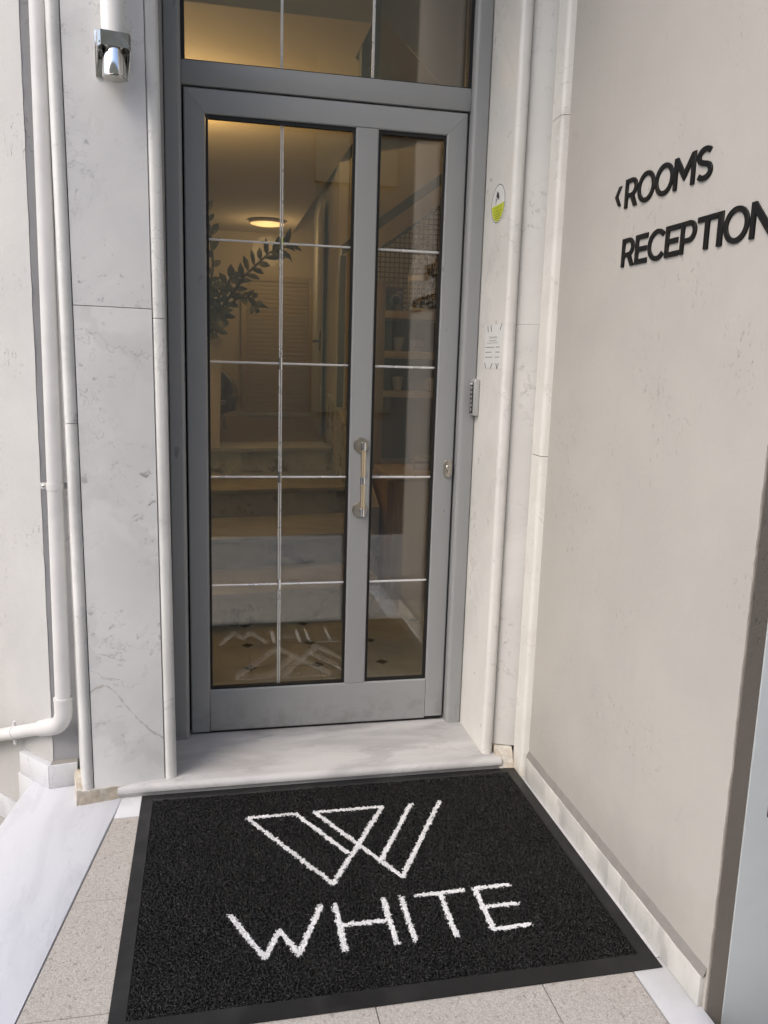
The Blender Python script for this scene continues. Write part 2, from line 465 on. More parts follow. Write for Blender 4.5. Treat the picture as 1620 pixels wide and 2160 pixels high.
# ------------------------------------------------------------------ mesh helpers
def finish(name, bm, mat, parent=None, smooth=35, offset=None):
    bmesh.ops.recalc_face_normals(bm, faces=bm.faces)
    if smooth:
        lim = math.radians(smooth)
        for f in bm.faces:
            f.smooth = True
        for e in bm.edges:
            e.smooth = len(e.link_faces) == 2 and e.calc_face_angle(0) < lim
    me = bpy.data.meshes.new(name)
    bm.to_mesh(me)
    bm.free()
    mats = mat if isinstance(mat, (list, tuple)) else [mat]
    for k in mats:
        me.materials.append(M[k] if isinstance(k, str) else k)
    o = bpy.data.objects.new(name, me)
    COL.objects.link(o)
    if parent is not None:
        o.parent = parent
        base = parent
        p = Vector((0, 0, 0))
        while base is not None:
            p += Vector(base.location)
            base = base.parent
        me.transform(Matrix.Translation(-p))
    return o


def thing(name, loc, label, cat, group=None):
    o = bpy.data.objects.new(name, None)
    o.empty_display_size = 0.1
    COL.objects.link(o)
    o.location = loc
    return tag(o, label, cat, group)


def tag(o, label, cat, group=None):
    o["label"] = label
    o["category"] = cat
    if group:
        o["group"] = group
    return o


def struct(o):
    o["kind"] = "structure"
    return o


def add_box(bm, x0, x1, y0, y1, z0, z1, bev=0.0, seg=2):
    r = bmesh.ops.create_cube(bm, size=1.0)
    vs = r['verts']
    for v in vs:
        v.co = Vector((x0 if v.co.x < 0 else x1, y0 if v.co.y < 0 else y1, z0 if v.co.z < 0 else z1))
    if bev > 0:
        es = list({e for v in vs for e in v.link_edges})
        r = bmesh.ops.bevel(bm, geom=es, offset=bev, segments=seg, profile=0.5, affect='EDGES')
        return r['verts']
    return vs


def box(name, x0, x1, y0, y1, z0, z1, mat, parent=None, bev=0.0, seg=2):
    bm = bmesh.new()
    add_box(bm, x0, x1, y0, y1, z0, z1, bev, seg)
    return finish(name, bm, mat, parent)


def add_prism(bm, poly, z0, z1, top=None):
    """plan polygon extruded up; top polygon may differ (lean)"""
    top = top or poly
    a = [bm.verts.new((x, y, z0)) for x, y in poly]
    b = [bm.verts.new((x, y, z1)) for x, y in top]
    n = len(poly)
    bm.faces.new(a[::-1])
    bm.faces.new(b)
    for i in range(n):
        j = (i + 1) % n
        bm.faces.new((a[i], a[j], b[j], b[i]))


def prism(name, poly, z0, z1, mat, parent=None, top=None, bev=0.0, seg=2):
    bm = bmesh.new()
    add_prism(bm, poly, z0, z1, top)
    if bev > 0:
        bmesh.ops.bevel(bm, geom=list(bm.edges), offset=bev, segments=seg, profile=0.5, affect='EDGES')
    return finish(name, bm, mat, parent)


def round_poly(pts, radii, seg=6):
    """fillet the corners of a plan polygon"""
    out = []
    n = len(pts)
    for i in range(n):
        p = Vector(pts[i]).to_2d() if len(pts[i]) > 2 else Vector(pts[i])
        r = radii[i]
        if r <= 0:
            out.append((p.x, p.y))
            continue
        a = (Vector(pts[i - 1]) - p)
        b = (Vector(pts[(i + 1) % n]) - p)
        a.normalize()
        b.normalize()
        ang = a.angle(b)
        d = r / math.tan(ang / 2)
        c = p + (a + b).normalized() * (r / math.sin(ang / 2))
        s = p + a * d - c
        e = p + b * d - c
        a0 = math.atan2(s.y, s.x)
        a1 = math.atan2(e.y, e.x)
        da = (a1 - a0 + math.pi) % (2 * math.pi) - math.pi
        for k in range(seg + 1):
            t = a0 + da * k / seg
            out.append((c.x + r * math.cos(t), c.y + r * math.sin(t)))
    return out


def add_tube(bm, path, r, n=10, caps=True):
    """round bar along a polyline; r a number or a list"""
    P = [Vector(p) for p in path]
    rr = r if isinstance(r, (list, tuple)) else [r] * len(P)
    rings = []
    up = None
    for i, p in enumerate(P):
        t = (P[min(i + 1, len(P) - 1)] - P[max(i - 1, 0)]).normalized()
        if up is None:
            up = Vector((0, 0, 1)) if abs(t.z) < 0.9 else Vector((1, 0, 0))
        u = (up - t * up.dot(t)).normalized()
        up = u
        w = t.cross(u)
        rings.append([bm.verts.new(p + (u * math.cos(2 * math.pi * k / n) + w * math.sin(2 * math.pi * k / n)) * rr[i]) for k in range(n)])
    for a, b in zip(rings, rings[1:]):
        for k in range(n):
            bm.faces.new((a[k], a[(k + 1) % n], b[(k + 1) % n], b[k]))
    if caps:
        bm.faces.new(rings[0][::-1])
        bm.faces.new(rings[-1])


def tube(name, path, r, mat, parent=None, n=12, caps=True):
    bm = bmesh.new()
    add_tube(bm, path, r, n, caps)
    return finish(name, bm, mat, parent)


def add_lathe(bm, prof, c, axis='Z', n=28):
    """revolve (radius, height) profile about an axis through c"""
    rings = []
    for r, h in prof:
        ring = []
        for k in range(n):
            a = 2 * math.pi * k / n
            x, y = r * math.cos(a), r * math.sin(a)
            if axis == 'Z':
                v = (c[0] + x, c[1] + y, c[2] + h)
            elif axis == 'Y':
                v = (c[0] + x, c[1] + h, c[2] + y)
            else:
                v = (c[0] + h, c[1] + x, c[2] + y)
            ring.append(bm.verts.new(v))
        rings.append(ring)
    for a, b in zip(rings, rings[1:]):
        for k in range(n):
            bm.faces.new((a[k], a[(k + 1) % n], b[(k + 1) % n], b[k]))
    bm.faces.new(rings[0][::-1])
    bm.faces.new(rings[-1])


def lathe(name, prof, c, mat, parent=None, axis='Z', n=28):
    bm = bmesh.new()
    add_lathe(bm, prof, c, axis, n)
    return finish(name, bm, mat, parent)


def roughen(o, amt, cuts=0):
    me = o.data
    for v in me.vertices:
        v.co += Vector((random.uniform(-amt, amt), random.uniform(-amt, amt), random.uniform(-amt, amt)))


# ------------------------------------------------------------------ levels and plan lines
ZF = -0.05            # porch floor
ZT = -0.010           # threshold top, lobby floor
ZS = -0.27            # street
ZC = 3.70             # porch soffit
XW = 1.142            # plaster wall face
YO = -1.470           # outer face of the building

# ---- ground
bm = bmesh.new()
vs = [bm.verts.new(p) for p in ((-150, -150, ZS - 0.1), (150, -150, ZS - 0.1), (150, 150, ZS - 0.1), (-150, 150, ZS - 0.1))]
bm.faces.new(vs)
struct(finish('street', bm, 'asphalt', smooth=0))
struct(box('pavement', -30, 30, -4.6, 3.0, ZS - 0.2, ZS, 'concrete'))

# ---- porch floor: base bed (grout), slanted marble edge slab, pebble tiles, marble strips
def seam(y):           # right edge of the marble edge slab
    return -0.21 + (y + 0.348) * 0.1455
def slabL(y):
    return -0.515 + (y + 0.181) * 0.1455
YB = -2.02             # front end of the porch floor
floor = struct(prism('porch_floor', [(slabL(YB) + .01, YB + .01), (XW + 0.001, YB + .01), (XW + 0.001, YO), (1.5, YO), (1.5, 0.1), (-0.2, 0.1), (-0.40, -0.15), (slabL(-0.2) + .01, -0.2)], ZS - 0.02, ZF - 0.006, 'grout'))
bev = 0.002
prism('marble_slab', [(slabL(YB), YB), (seam(YB) - 0.0025, YB), (seam(-1.33) - 0.0025, -1.33), (seam(-0.34) - 0.0025, -0.34), (-0.24, -0.15), (slabL(-0.12), -0.12)], ZF - 0.05, ZF, 'marble_slab', floor, bev=0.004, seg=3)
prism('marble_strip', [(seam(-0.46) + 0.0015, -0.4585), (1.0425, -0.4585), (1.0425, -0.30), (seam(-0.34) + 0.0015, -0.30)], ZF - 0.02, ZF + 0.0005, 'marble_strip', floor, bev=0.0012)
for a, b in ((-1.30, -0.30), (YB, -1.303)):
    prism('marble_strip', [(1.045, a), (XW - 0.0005, a), (XW - 0.0005, b), (1.045, b)], ZF - 0.02, ZF + 0.0005, 'marble_strip', floor, bev=0.0012)
xs = [-0.762, -0.365, 0.028, 0.421, 0.814, 1.0425]
ys = [-0.461, -0.856, -1.251, -1.646, YB]


def clip_left(poly):
    """cut a tile polygon along the slanted slab seam"""
    def ins(p):
        return p[0] - (seam(p[1]) + 0.0015)
    out = []
    for i in range(len(poly)):
        p, q = poly[i - 1], poly[i]
        a, b = ins(p), ins(q)
        if (a >= 0) != (b >= 0):
            t = a / (a - b)
            out.append((p[0] + (q[0] - p[0]) * t, p[1] + (q[1] - p[1]) * t))
        if b >= 0:
            out.append(q)
    return out


for j in range(len(ys) - 1):
    for i in range(len(xs) - 1):
        g = 0.0011
        pl = clip_left([(xs[i] + g, ys[j + 1] + g), (xs[i + 1] - g, ys[j + 1] + g), (xs[i + 1] - g, ys[j] - g), (xs[i] + g, ys[j] - g)])
        if len(pl) >= 3:
            dz = random.uniform(-0.0006, 0.0006)
            prism('tile', pl, ZF - 0.02, ZF + dz, 'tile', floor, bev=0.0012, seg=1)

# ---- threshold with its bull nose
prof = [(0.10, ZF - 0.012)]
bm = bmesh.new()
sec = [(0.12, -0.06), (0.12, ZT)]
for k in range(9):
    a = math.pi / 2 + math.pi * 0.55 * k / 8
    sec.append((-0.329 + 0.019 * math.cos(a), ZT - 0.019 + 0.019 * math.sin(a)))
sec += [(-0.338, ZT - 0.034), (-0.333, -0.06)]
A = [bm.verts.new((-0.225, y, z)) for y, z in sec]
B = [bm.verts.new((1.072, y, z)) for y, z in sec]
bm.faces.new(A[::-1])
bm.faces.new(B)
for k in range(len(sec)):
    j = (k + 1) % len(sec)
    bm.faces.new((A[k], A[j], B[j], B[k]))
tag(finish('door_threshold', bm, 'marble_thr'), 'veined grey marble threshold with rounded nose under the glass door', 'threshold')

# ------------------------------------------------------------------ left pilaster
PA = Vector((-0.335, -0.363))
PT = Vector((0.98, 0.196)).normalized()
PN = Vector((PT.y, -PT.x))
LEAN = -0.007          # the outer edge drifts left going up


def pl(s, d):
    p = PA + PT * s + PN * d
    return (p.x, p.y)


def lean(poly, k):
    return [(x + LEAN * k, y) for x, y in poly]


pil = thing('marble_pilaster', (pl(0.14, -0.06)[0], pl(0.14, -0.06)[1], ZF), 'tall marble pilaster carrying the tube lamp, left of the glass door', 'pilaster')
ZJ = 1.487             # joint level
Ptop = ZC - 0.002
H0 = -0.012


def pil_piece(name, s0, s1, d0, d1, rad, z0, z1, mat):
    base = [pl(s0, d0), pl(s1, d0), pl(s1, d1), pl(s0, d1)]     # d0 = back, d1 = front
    poly = round_poly(base, [0, 0, rad, rad], 8)
    o = prism(name, lean(poly, (z0 - 0.0)), z0, z1, mat, pil, top=lean(poly, z1 - 0.0))
    return o


# edge slabs with rounded ends, in two lengths, and the flat panels between them
pil_piece('edge_slab', 0.008, 0.042, -0.16, 0.002, 0.0155, H0, 1.15, 'marble_edge')
pil_piece('edge_slab', 0.008, 0.042, -0.16, 0.002, 0.0155, 1.152, Ptop, 'marble_edge')
pil_piece('edge_slab', 0.262, 0.301, -0.30, 0.004, 0.017, ZT + 0.0005, 1.46, 'marble_edge')
pil_piece('edge_slab', 0.262, 0.301, -0.30, 0.004, 0.017, 1.462, Ptop, 'marble_edge')
CR = pil_piece('panel', 0.0435, 0.2605, -0.03, -0.003, 0.001, H0 + 0.002, ZJ - 0.001, 'marble_pil_low')
pil_piece('panel', 0.0435, 0.2605, -0.03, -0.0035, 0.001, ZJ + 0.001, Ptop, 'marble_pil')
pil_piece('core', 0.046, 0.258, -0.25, -0.034, 0.001, ZF + 0.001, Ptop, 'grout')
# rough mortar bed under it
bm = bmesh.new()
bed = [pl(-0.010, -0.14), pl(-0.012, 0.003), pl(0.012, 0.0035), pl(0.06, 0.0025), pl(0.115, 0.001), pl(0.150, -0.005), pl(0.168, -0.012), pl(0.168, -0.14)]
tops = [0.004, 0.002, -0.004, -0.006, -0.010, -0.012, -0.013, 0.0]
a = [bm.verts.new((x, y, ZF - 0.004)) for x, y in bed]
b = [bm.verts.new((x + random.uniform(-.002, .002), y + random.uniform(-.0015, .0015), z)) for (x, y), z in zip(bed, tops)]
bm.faces.new(a[::-1])
for i in range(len(bed)):
    j = (i + 1) % len(bed)
    bm.faces.new((a[i], a[j], b[j], b[i]))
bm.faces.new(b)
bmesh.ops.triangulate(bm, faces=list(bm.faces))
bmesh.ops.subdivide_edges(bm, edges=list(bm.edges), cuts=3, use_grid_fill=True)
for v in bm.verts:
    v.co += Vector((random.uniform(-1, 1), random.uniform(-1, 1), random.uniform(-1, 1))) * 0.0016
finish('mortar_bed', bm, 'mortar', pil)

# ------------------------------------------------------------------ right reveal: slab, panel, bull nose
rev = thing('marble_reveal', (1.06, -0.2, ZF), 'cream marble door reveal bearing the round sticker and white notice', 'door reveal')
for z0, z1 in ((ZT + 0.0005, 1.4866), (1.4872, Ptop)):
    poly = round_poly([(1.014, 0.05), (1.0135, -0.302), (1.053, -0.309), (1.053, 0.05)], [0, 0.017, 0.017, 0], 8)
    prism('reveal_slab', poly, z0, z1, 'marble_cream', rev)
    poly = round_poly([(1.0555, -0.288), (1.150, -0.326), (1.160, -0.30), (1.0555, -0.25)], [0.001, 0.001, 0, 0], 2)
    prism('panel', poly, max(z0, 0.022), z1, 'marble_cream2', rev)
for z0, z1 in ((ZF + 0.001, 1.067), (1.069, 2.10), (2.102, Ptop)):
    poly = round_poly([(1.121, -0.325), (1.117, -0.405), (1.150, -0.415), (1.175, -0.36), (1.175, -0.30)], [0.008, 0.017, 0.012, 0, 0], 6)
    prism('bull_nose', poly, z0, z1, 'marble_bull', rev)
bm = bmesh.new()
add_prism(bm, [(1.066, -0.347), (1.118, -0.352), (1.118, -0.29), (1.06, -0.27)], ZF, 0.018, [(1.058, -0.305), (1.118, -0.318), (1.118, -0.28), (1.06, -0.27)])
bmesh.ops.triangulate(bm, faces=list(bm.faces))
bmesh.ops.subdivide_edges(bm, edges=list(bm.edges), cuts=3, use_grid_fill=True)
for v in bm.verts:
    v.co += Vector((random.uniform(-1, 1), random.uniform(-1, 1), random.uniform(-1, 1))) * 0.002
finish('mortar_fill', bm, 'mortar', rev)

# ------------------------------------------------------------------ right plaster wall, outer face, skirting
wall = thing('plaster_wall', (1.3, -0.9, ZF), 'beige plaster side wall with the black raised lettering', 'wall')
bm = bmesh.new()
# inner skin with a slightly ragged paint edge at the outer corner
zs = [ZF - 0.02]
while zs[-1] < ZC:
    zs.append(zs[-1] + random.uniform(0.012, 0.03))
edge = []
for z in zs:
    e = YO + 0.004 * math.sin(z * 2.1) * 0.3 + random.uniform(-0.0012, 0.0012)
    if 0.48 < z < 0.51:
        e -= 0.0
    if 0.50 < z < 0.545:
        e -= 0.0028
    edge.append(e)
n = len(zs)
fr = [bm.verts.new((XW, edge[i], zs[i])) for i in range(n)]
bk = [bm.verts.new((XW, -0.35, zs[i])) for i in range(n)]
fr2 = [bm.verts.new((XW + 0.012, edge[i], zs[i])) for i in range(n)]
for i in range(n - 1):
    bm.faces.new((fr[i], bk[i], bk[i + 1], fr[i + 1]))
    bm.faces.new((fr[i], fr[i + 1], fr2[i + 1], fr2[i]))
finish('wall_face', bm, 'wall_right', wall, smooth=0)
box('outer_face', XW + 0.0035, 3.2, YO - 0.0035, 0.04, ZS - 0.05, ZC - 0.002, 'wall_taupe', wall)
# skirting stones along the wall foot, butt jointed
sk = [-0.418, -0.72, -1.10, -1.462]
for a, b in zip(sk, sk[1:]):
    box('skirting_stone', XW - 0.0125, XW + 0.002, b + 0.0008, a - 0.0008, ZF + 0.001, 0.026, 'marble_skirt', wall, bev=0.0012)
# mortar ledge on top of the skirting
bm = bmesh.new()
prev = None
k = 0
y = -0.415
while y > YO + 0.004:
    x = XW - 0.0095 + random.uniform(-0.001, 0.001)
    zt = 0.0535 + random.uniform(-0.002, 0.0015)
    row = [bm.verts.new((x, y, 0.0255)), bm.verts.new((x + 0.0025, y, 0.034 + random.uniform(-0.002, 0.002))), bm.verts.new((XW + 0.0005, y, zt - 0.003))]
    if prev:
        for q in range(2):
            bm.faces.new((prev[q], prev[q + 1], row[q + 1], row[q]))
    prev = row
    y -= 0.025
finish('mortar_ledge', bm, 'ledge', wall)

# pale metal panel on the outer face
cab = thing('metal_panel', (1.5, YO - 0.02, ZF), 'pale blue grey metal panel on the taupe wall at the right edge', 'metal panel')
yc = YO - 0.0045
box('panel_sheet', 1.184, 1.85, yc - 0.005, yc, ZS + 0.01, 2.2, 'cabinet', cab, bev=0.0012)
box('gasket', 1.2345, 1.849, yc - 0.0068, yc - 0.0052, 0.4165, 0.9985, 'gasket', cab)
box('hatch', 1.2385, 1.8485, yc - 0.0105, yc - 0.007, 0.4205, 0.995, 'cabinet', cab, bev=0.001)

# ------------------------------------------------------------------ left street wall with corner, skirting
CX, CY = -0.437, -0.222
OB = Vector((-0.68, 0.73)).normalized()
lw = thing('street_wall', (CX, CY, ZF), 'rough white plaster wall running off behind the downpipe', 'wall')
far = (CX + OB.x * 6, CY + OB.y * 6)
# oblique light face
bm = bmesh.new()
zs = [ZS - 0.02]
while zs[-1] < 4.2:
    zs.append(zs[-1] + random.uniform(0.02, 0.05))
n = len(zs)
ed = [random.uniform(-0.0015, 0.0015) for _ in zs]
a = [bm.verts.new((CX + OB.x * e, CY + OB.y * e, z)) for e, z in zip(ed, zs)]
b = [bm.verts.new((far[0], far[1], z)) for z in zs]
for i in range(n - 1):
    bm.faces.new((a[i], a[i + 1], b[i + 1], b[i]))
finish('wall_face', bm, 'wall_left', lw, smooth=0)
prism('wall_return', [(CX + .001, CY + .0015), (-0.06, -0.165), (-0.06, 0.5), (far[0] + 1, far[1]), (far[0], far[1] + .003)], ZS - 0.02, 4.2, 'wall_return', lw)
# skirting at porch level, proud of the wall, its two faces
prism('skirting_stone', [(-0.448, -0.246), (-0.362, -0.233), (-0.362, -0.205), (-0.4365, -0.2165)], ZF + 0.0005, 0.030, 'marble_skirt2', lw, bev=0.0015)
prism('skirting_stone', [(-0.449, -0.2455), (-0.4375, -0.2170), (-0.545, -0.102), (-0.562, -0.124)], ZF + 0.0005, 0.0285, 'marble_skirt2', lw, bev=0.0015)
prism('mortar_ledge', [(-0.444, -0.241), (-0.362, -0.228), (-0.362, -0.20), (-0.44, -0.21)], 0.030, 0.036, 'grout', lw,
      top=[(-0.440, -0.229), (-0.362, -0.216), (-0.362, -0.20), (-0.44, -0.21)])
# lower skirting along the street
o1 = Vector((CX, CY)) + OB * 0.17
o2 = Vector((CX, CY)) + OB * 3.0
nn = Vector((-OB.y, OB.x))
if nn.y > 0:
    nn = -nn
prism('skirting_stone', [tuple(o1 + nn * 0.015), tuple(o2 + nn * 0.015), tuple(o2), tuple(o1)], ZS + 0.001, -0.188, 'marble_skirt2', lw, bev=0.002)
q0 = Vector((CX, CY))
prism('end_stone', [tuple(q0 + OB * 0.05 + nn * 0.034), tuple(q0 + OB * 0.172 + nn * 0.024), tuple(q0 + OB * 0.172), tuple(q0 + OB * 0.05)], ZS, ZF - 0.001, 'marble_skirt2', lw, bev=0.002)

# ------------------------------------------------------------------ downpipe
dp = thing('downpipe', (-0.39, -0.29, 0.2), 'light grey plastic rainwater downpipe beside the marble pilaster', 'drainpipe')
R = 0.0235
PX, PY = -0.390, -0.274


def ppx(z):
    return PX + 0.006 * (z - 0.27)


tube('pipe', [(ppx(0.262), PY, 0.262), (ppx(1.5), PY, 1.5), (ppx(4.1), PY, 4.1)], R, 'pipe', dp, 24)
# socket + bend + lower run following the oblique face
c0 = Vector((PX, PY, 0.275))
dirs = Vector((OB.x * 0.90, OB.y * 0.90 - 0.12, -0.30)).normalized()
bend = [c0, c0 + Vector((0, 0, -0.045))]
k0 = bend[-1]
for k in range(1, 9):
    t = k / 8
    d = (Vector((0, 0, -1)) * (1 - t) + dirs * t).normalized()
    bend.append(bend[-1] + d * 0.0115)
el = tube('elbow', bend, 0.0275, 'pipe', dp, 24)
s0 = bend[-1]
bm = bmesh.new()
add_tube(bm, [s0 - dirs * 0.004, s0 + dirs * 0.032], 0.0278, 24)
finish('socket', bm, 'pipe', dp)
bm = bmesh.new()
add_tube(bm, [s0 + dirs * 0.03, s0 + dirs * 0.062], 0.0262, 24)
finish('socket', bm, 'pipe', dp)
tube('pipe', [s0 + dirs * 0.05, s0 + dirs * 1.6], 0.0215, 'pipe', dp, 24)
# lip ring on the socket
bm = bmesh.new()
add_tube(bm, [c0 + Vector((0, 0, 0.0005)), c0 + Vector((0, 0, -0.010))], 0.0287, 24)
finish('socket_lip', bm, 'pipe', dp)
# clamp with two ears
zc = 0.953
cl = tube('clamp', [(ppx(zc), PY, zc - 0.0095), (ppx(zc), PY, zc + 0.0095)], R + 0.0018, 'pipe', dp, 24)
for sgn in (-1, 1):
    bm = bmesh.new()
    add_box(bm, ppx(zc) + sgn * 0.033 - 0.0125, ppx(zc) + sgn * 0.033 + 0.0125, PY + 0.014, PY + 0.0175, zc - 0.0095, zc + 0.0095, 0.0012)
    finish('clamp_ear', bm, 'pipe', dp)
    lathe('screw', [(0.0045, 0), (0.0045, -0.002), (0.002, -0.004)], (ppx(zc) + sgn * 0.036, PY + 0.014, zc), 'chrome_dull', dp, 'Y', 12)
# strap at the lower run
cs = s0 + dirs * 0.205
tube('clamp', [cs - dirs * 0.005, cs + dirs * 0.005], 0.0235, 'pipe', dp, 24)
for sg in (-1, 1):
    e0 = cs + Vector((0, 0, sg * 0.022))
    tube('clamp_ear', [e0 + Vector((0, 0.0, 0)), e0 + Vector((0.0, 0.0, sg * 0.018))], 0.006, 'pipe', dp, 10)

# ------------------------------------------------------------------ lamp on the pilaster
def P3(s, d, z):
    p = PA + PT * s + PN * d
    return Vector((p.x + LEAN * z, p.y, z))


lamp = thing('wall_lamp', P3(0.16, 0.0, 2.1), 'white frosted tube lamp in a chrome bracket on the pilaster', 'wall lamp')


def obox(bm, s0, s1, d0, d1, z0, z1, bev=0.0):
    vs = add_box(bm, s0, s1, -d1, -d0, z0, z1, bev)
    for v in vs:
        q = P3(v.co.x, -v.co.y, v.co.z)
        v.co = q


SH = 0.016   # lean compensation along the face
bm = bmesh.new()
obox(bm, 0.112 + SH, 0.197 + SH, -0.002, 0.003, 2.100, 2.219, 0.001)
finish('back_plate', bm, 'chrome', lamp)
SC = 0.157 + SH
DC = 0.040
q = P3(SC, DC, 2.2)
lathe('glass_tube', [(0.031, -0.02), (0.031, 0.42), (0.029, 0.43)], (q.x, q.y, 2.2), 'opal', lamp, 'Z', 40)
lathe('holder', [(0.0, 0.0), (0.028, 0.0), (0.031, 0.003), (0.031, 0.085), (0.029, 0.088)], (q.x, q.y, 2.093), 'chrome', lamp, 'Z', 40)
lathe('holder_base', [(0.0285, -0.003), (0.0305, 0.0), (0.0305, 0.0005)], (q.x, q.y, 2.0925), 'chrome_dull', lamp, 'Z', 40)
# wrap-round band: a bent sheet with slanted cheeks
bm = bmesh.new()
prof = [(SC - 0.043, 0.0), (SC - 0.043, 0.062), (SC - 0.036, 0.074), (SC + 0.036, 0.074), (SC + 0.043, 0.062), (SC + 0.043, 0.0)]
lo = [2.110, 2.160, 2.163, 2.163, 2.160, 2.110]
hi = [2.200, 2.200, 2.200, 2.200, 2.200, 2.200]
th = 0.0022
inn = [(SC - 0.0408, 0.0), (SC - 0.0408, 0.061), (SC - 0.035, 0.0718), (SC + 0.035, 0.0718), (SC + 0.0408, 0.061), (SC + 0.0408, 0.0)]
vo0 = [bm.verts.new(P3(s, d, z)) for (s, d), z in zip(prof, lo)]
vo1 = [bm.verts.new(P3(s, d, z)) for (s, d), z in zip(prof, hi)]
vi0 = [bm.verts.new(P3(s, d, z)) for (s, d), z in zip(inn, lo)]
vi1 = [bm.verts.new(P3(s, d, z)) for (s, d), z in zip(inn, hi)]
for i in range(5):
    bm.faces.new((vo0[i], vo0[i + 1], vo1[i + 1], vo1[i]))
    bm.faces.new((vi0[i], vi1[i], vi1[i + 1], vi0[i + 1]))
    bm.faces.new((vo0[i], vi0[i], vi0[i + 1], vo0[i + 1]))
    bm.faces.new((vo1[i], vo1[i + 1], vi1[i + 1], vi1[i]))
finish('band', bm, 'chrome_dull', lamp, smooth=20)
bm = bmesh.new()
obox(bm, SC - 0.040, SC + 0.040, 0.012, 0.0715, 2.168, 2.172)
finish('shelf_plate', bm, 'chrome_dull', lamp)

# ------------------------------------------------------------------ door frame (fixed) and transom light
fr = thing('door_frame', (0.475, 0.0, ZT), 'grey aluminium frame and transom window round the glass door', 'door frame')


def jamb(x0, x1, r0, r1):
    poly = round_poly([(x0, 0.09), (x0, -0.034), (x1, -0.034), (x1, 0.09)], [0, r0, r1, 0], 6)
    prism('jamb', poly, ZT + 0.0005, Ptop, 'alu', fr)


jamb(-0.058, -0.006, 0.004, 0.014)
jamb(0.957, 1.0115, 0.014, 0.004)
bm = bmesh.new()
add_box(bm, -0.0055, 0.9565, -0.004, 0.09, 2.2045, 2.277, 0.0025)
finish('transom_bar', bm, 'alu', fr)
box('head_rail', -0.0055, 0.9565, -0.004, 0.09, 2.875, Ptop, 'alu', fr, bev=0.002)
# rebate strips behind the leaf so that the gap is black
bm = bmesh.new()
add_box(bm, -0.006, 0.012, 0.046, 0.06, ZT + 0.001, 2.204)
add_box(bm, 0.94, 0.957, 0.046, 0.06, ZT + 0.001, 2.204)
add_box(bm, 0.0125, 0.9395, 0.046, 0.06, 2.19, 2.2035)
finish('door_stop', bm, 'gasket', fr)
box('pane', 0.0, 0.951, 0.034, 0.040, 2.278, 2.8745, 'glass', fr)
box('inner_pane', 0.0, 0.951, 0.054, 0.059, 2.278, 2.8745, 'glass', fr)
bm = bmesh.new()
add_box(bm, -0.0058, 0.006, 0.002, 0.033, 2.2775, 2.8745)
add_box(bm, 0.945, 0.9568, 0.002, 0.033, 2.2775, 2.8745)
add_box(bm, 0.0065, 0.9445, 0.002, 0.033, 2.2772, 2.2805)
finish('gasket', bm, 'gasket', fr)
for x in (0.3145, 0.618):
    bm = bmesh.new()
    add_box(bm, x - 0.0045, x + 0.0045, 0.024, 0.033, 2.281, 2.874, 0.002)
    finish('glazing_bar', bm, 'muntin', fr)

# ------------------------------------------------------------------ door leaf
door = thing('entrance_door', (0.475, 0.0, 0.0), 'grey aluminium entrance door with two tall glass panes', 'door')
LT = 2.199             # leaf top
DY0, DY1 = 0.0, 0.045
Z0, Z1 = 0.160, 2.123  # glass opening


def frame_member(name, quad, horizontal):
    """one profile with eased edges; quad in the XZ plane"""
    bm = bmesh.new()
    f = [bm.verts.new((x, DY0, z)) for x, z in quad]
    k = [bm.verts.new((x, DY1, z)) for x, z in quad]
    bm.faces.new(f)
    bm.faces.new(k[::-1])
    for i in range(4):
        j = (i + 1) % 4
        bm.faces.new((f[i], k[i], k[j], f[j]))
    bmesh.ops.recalc_face_normals(bm, faces=bm.faces)
    es = [e for e in bm.edges if abs(e.verts[0].co.y - e.verts[1].co.y) < 1e-6 and e.verts[0].co.y < 0.001
          and (abs(e.verts[0].co.z - e.verts[1].co.z) < 1e-6 if horizontal else abs(e.verts[0].co.x - e.verts[1].co.x) < 1e-6)]
    bmesh.ops.bevel(bm, geom=es, offset=0.006, segments=4, profile=0.5, affect='EDGES')
    return finish(name, bm, 'alu', door)


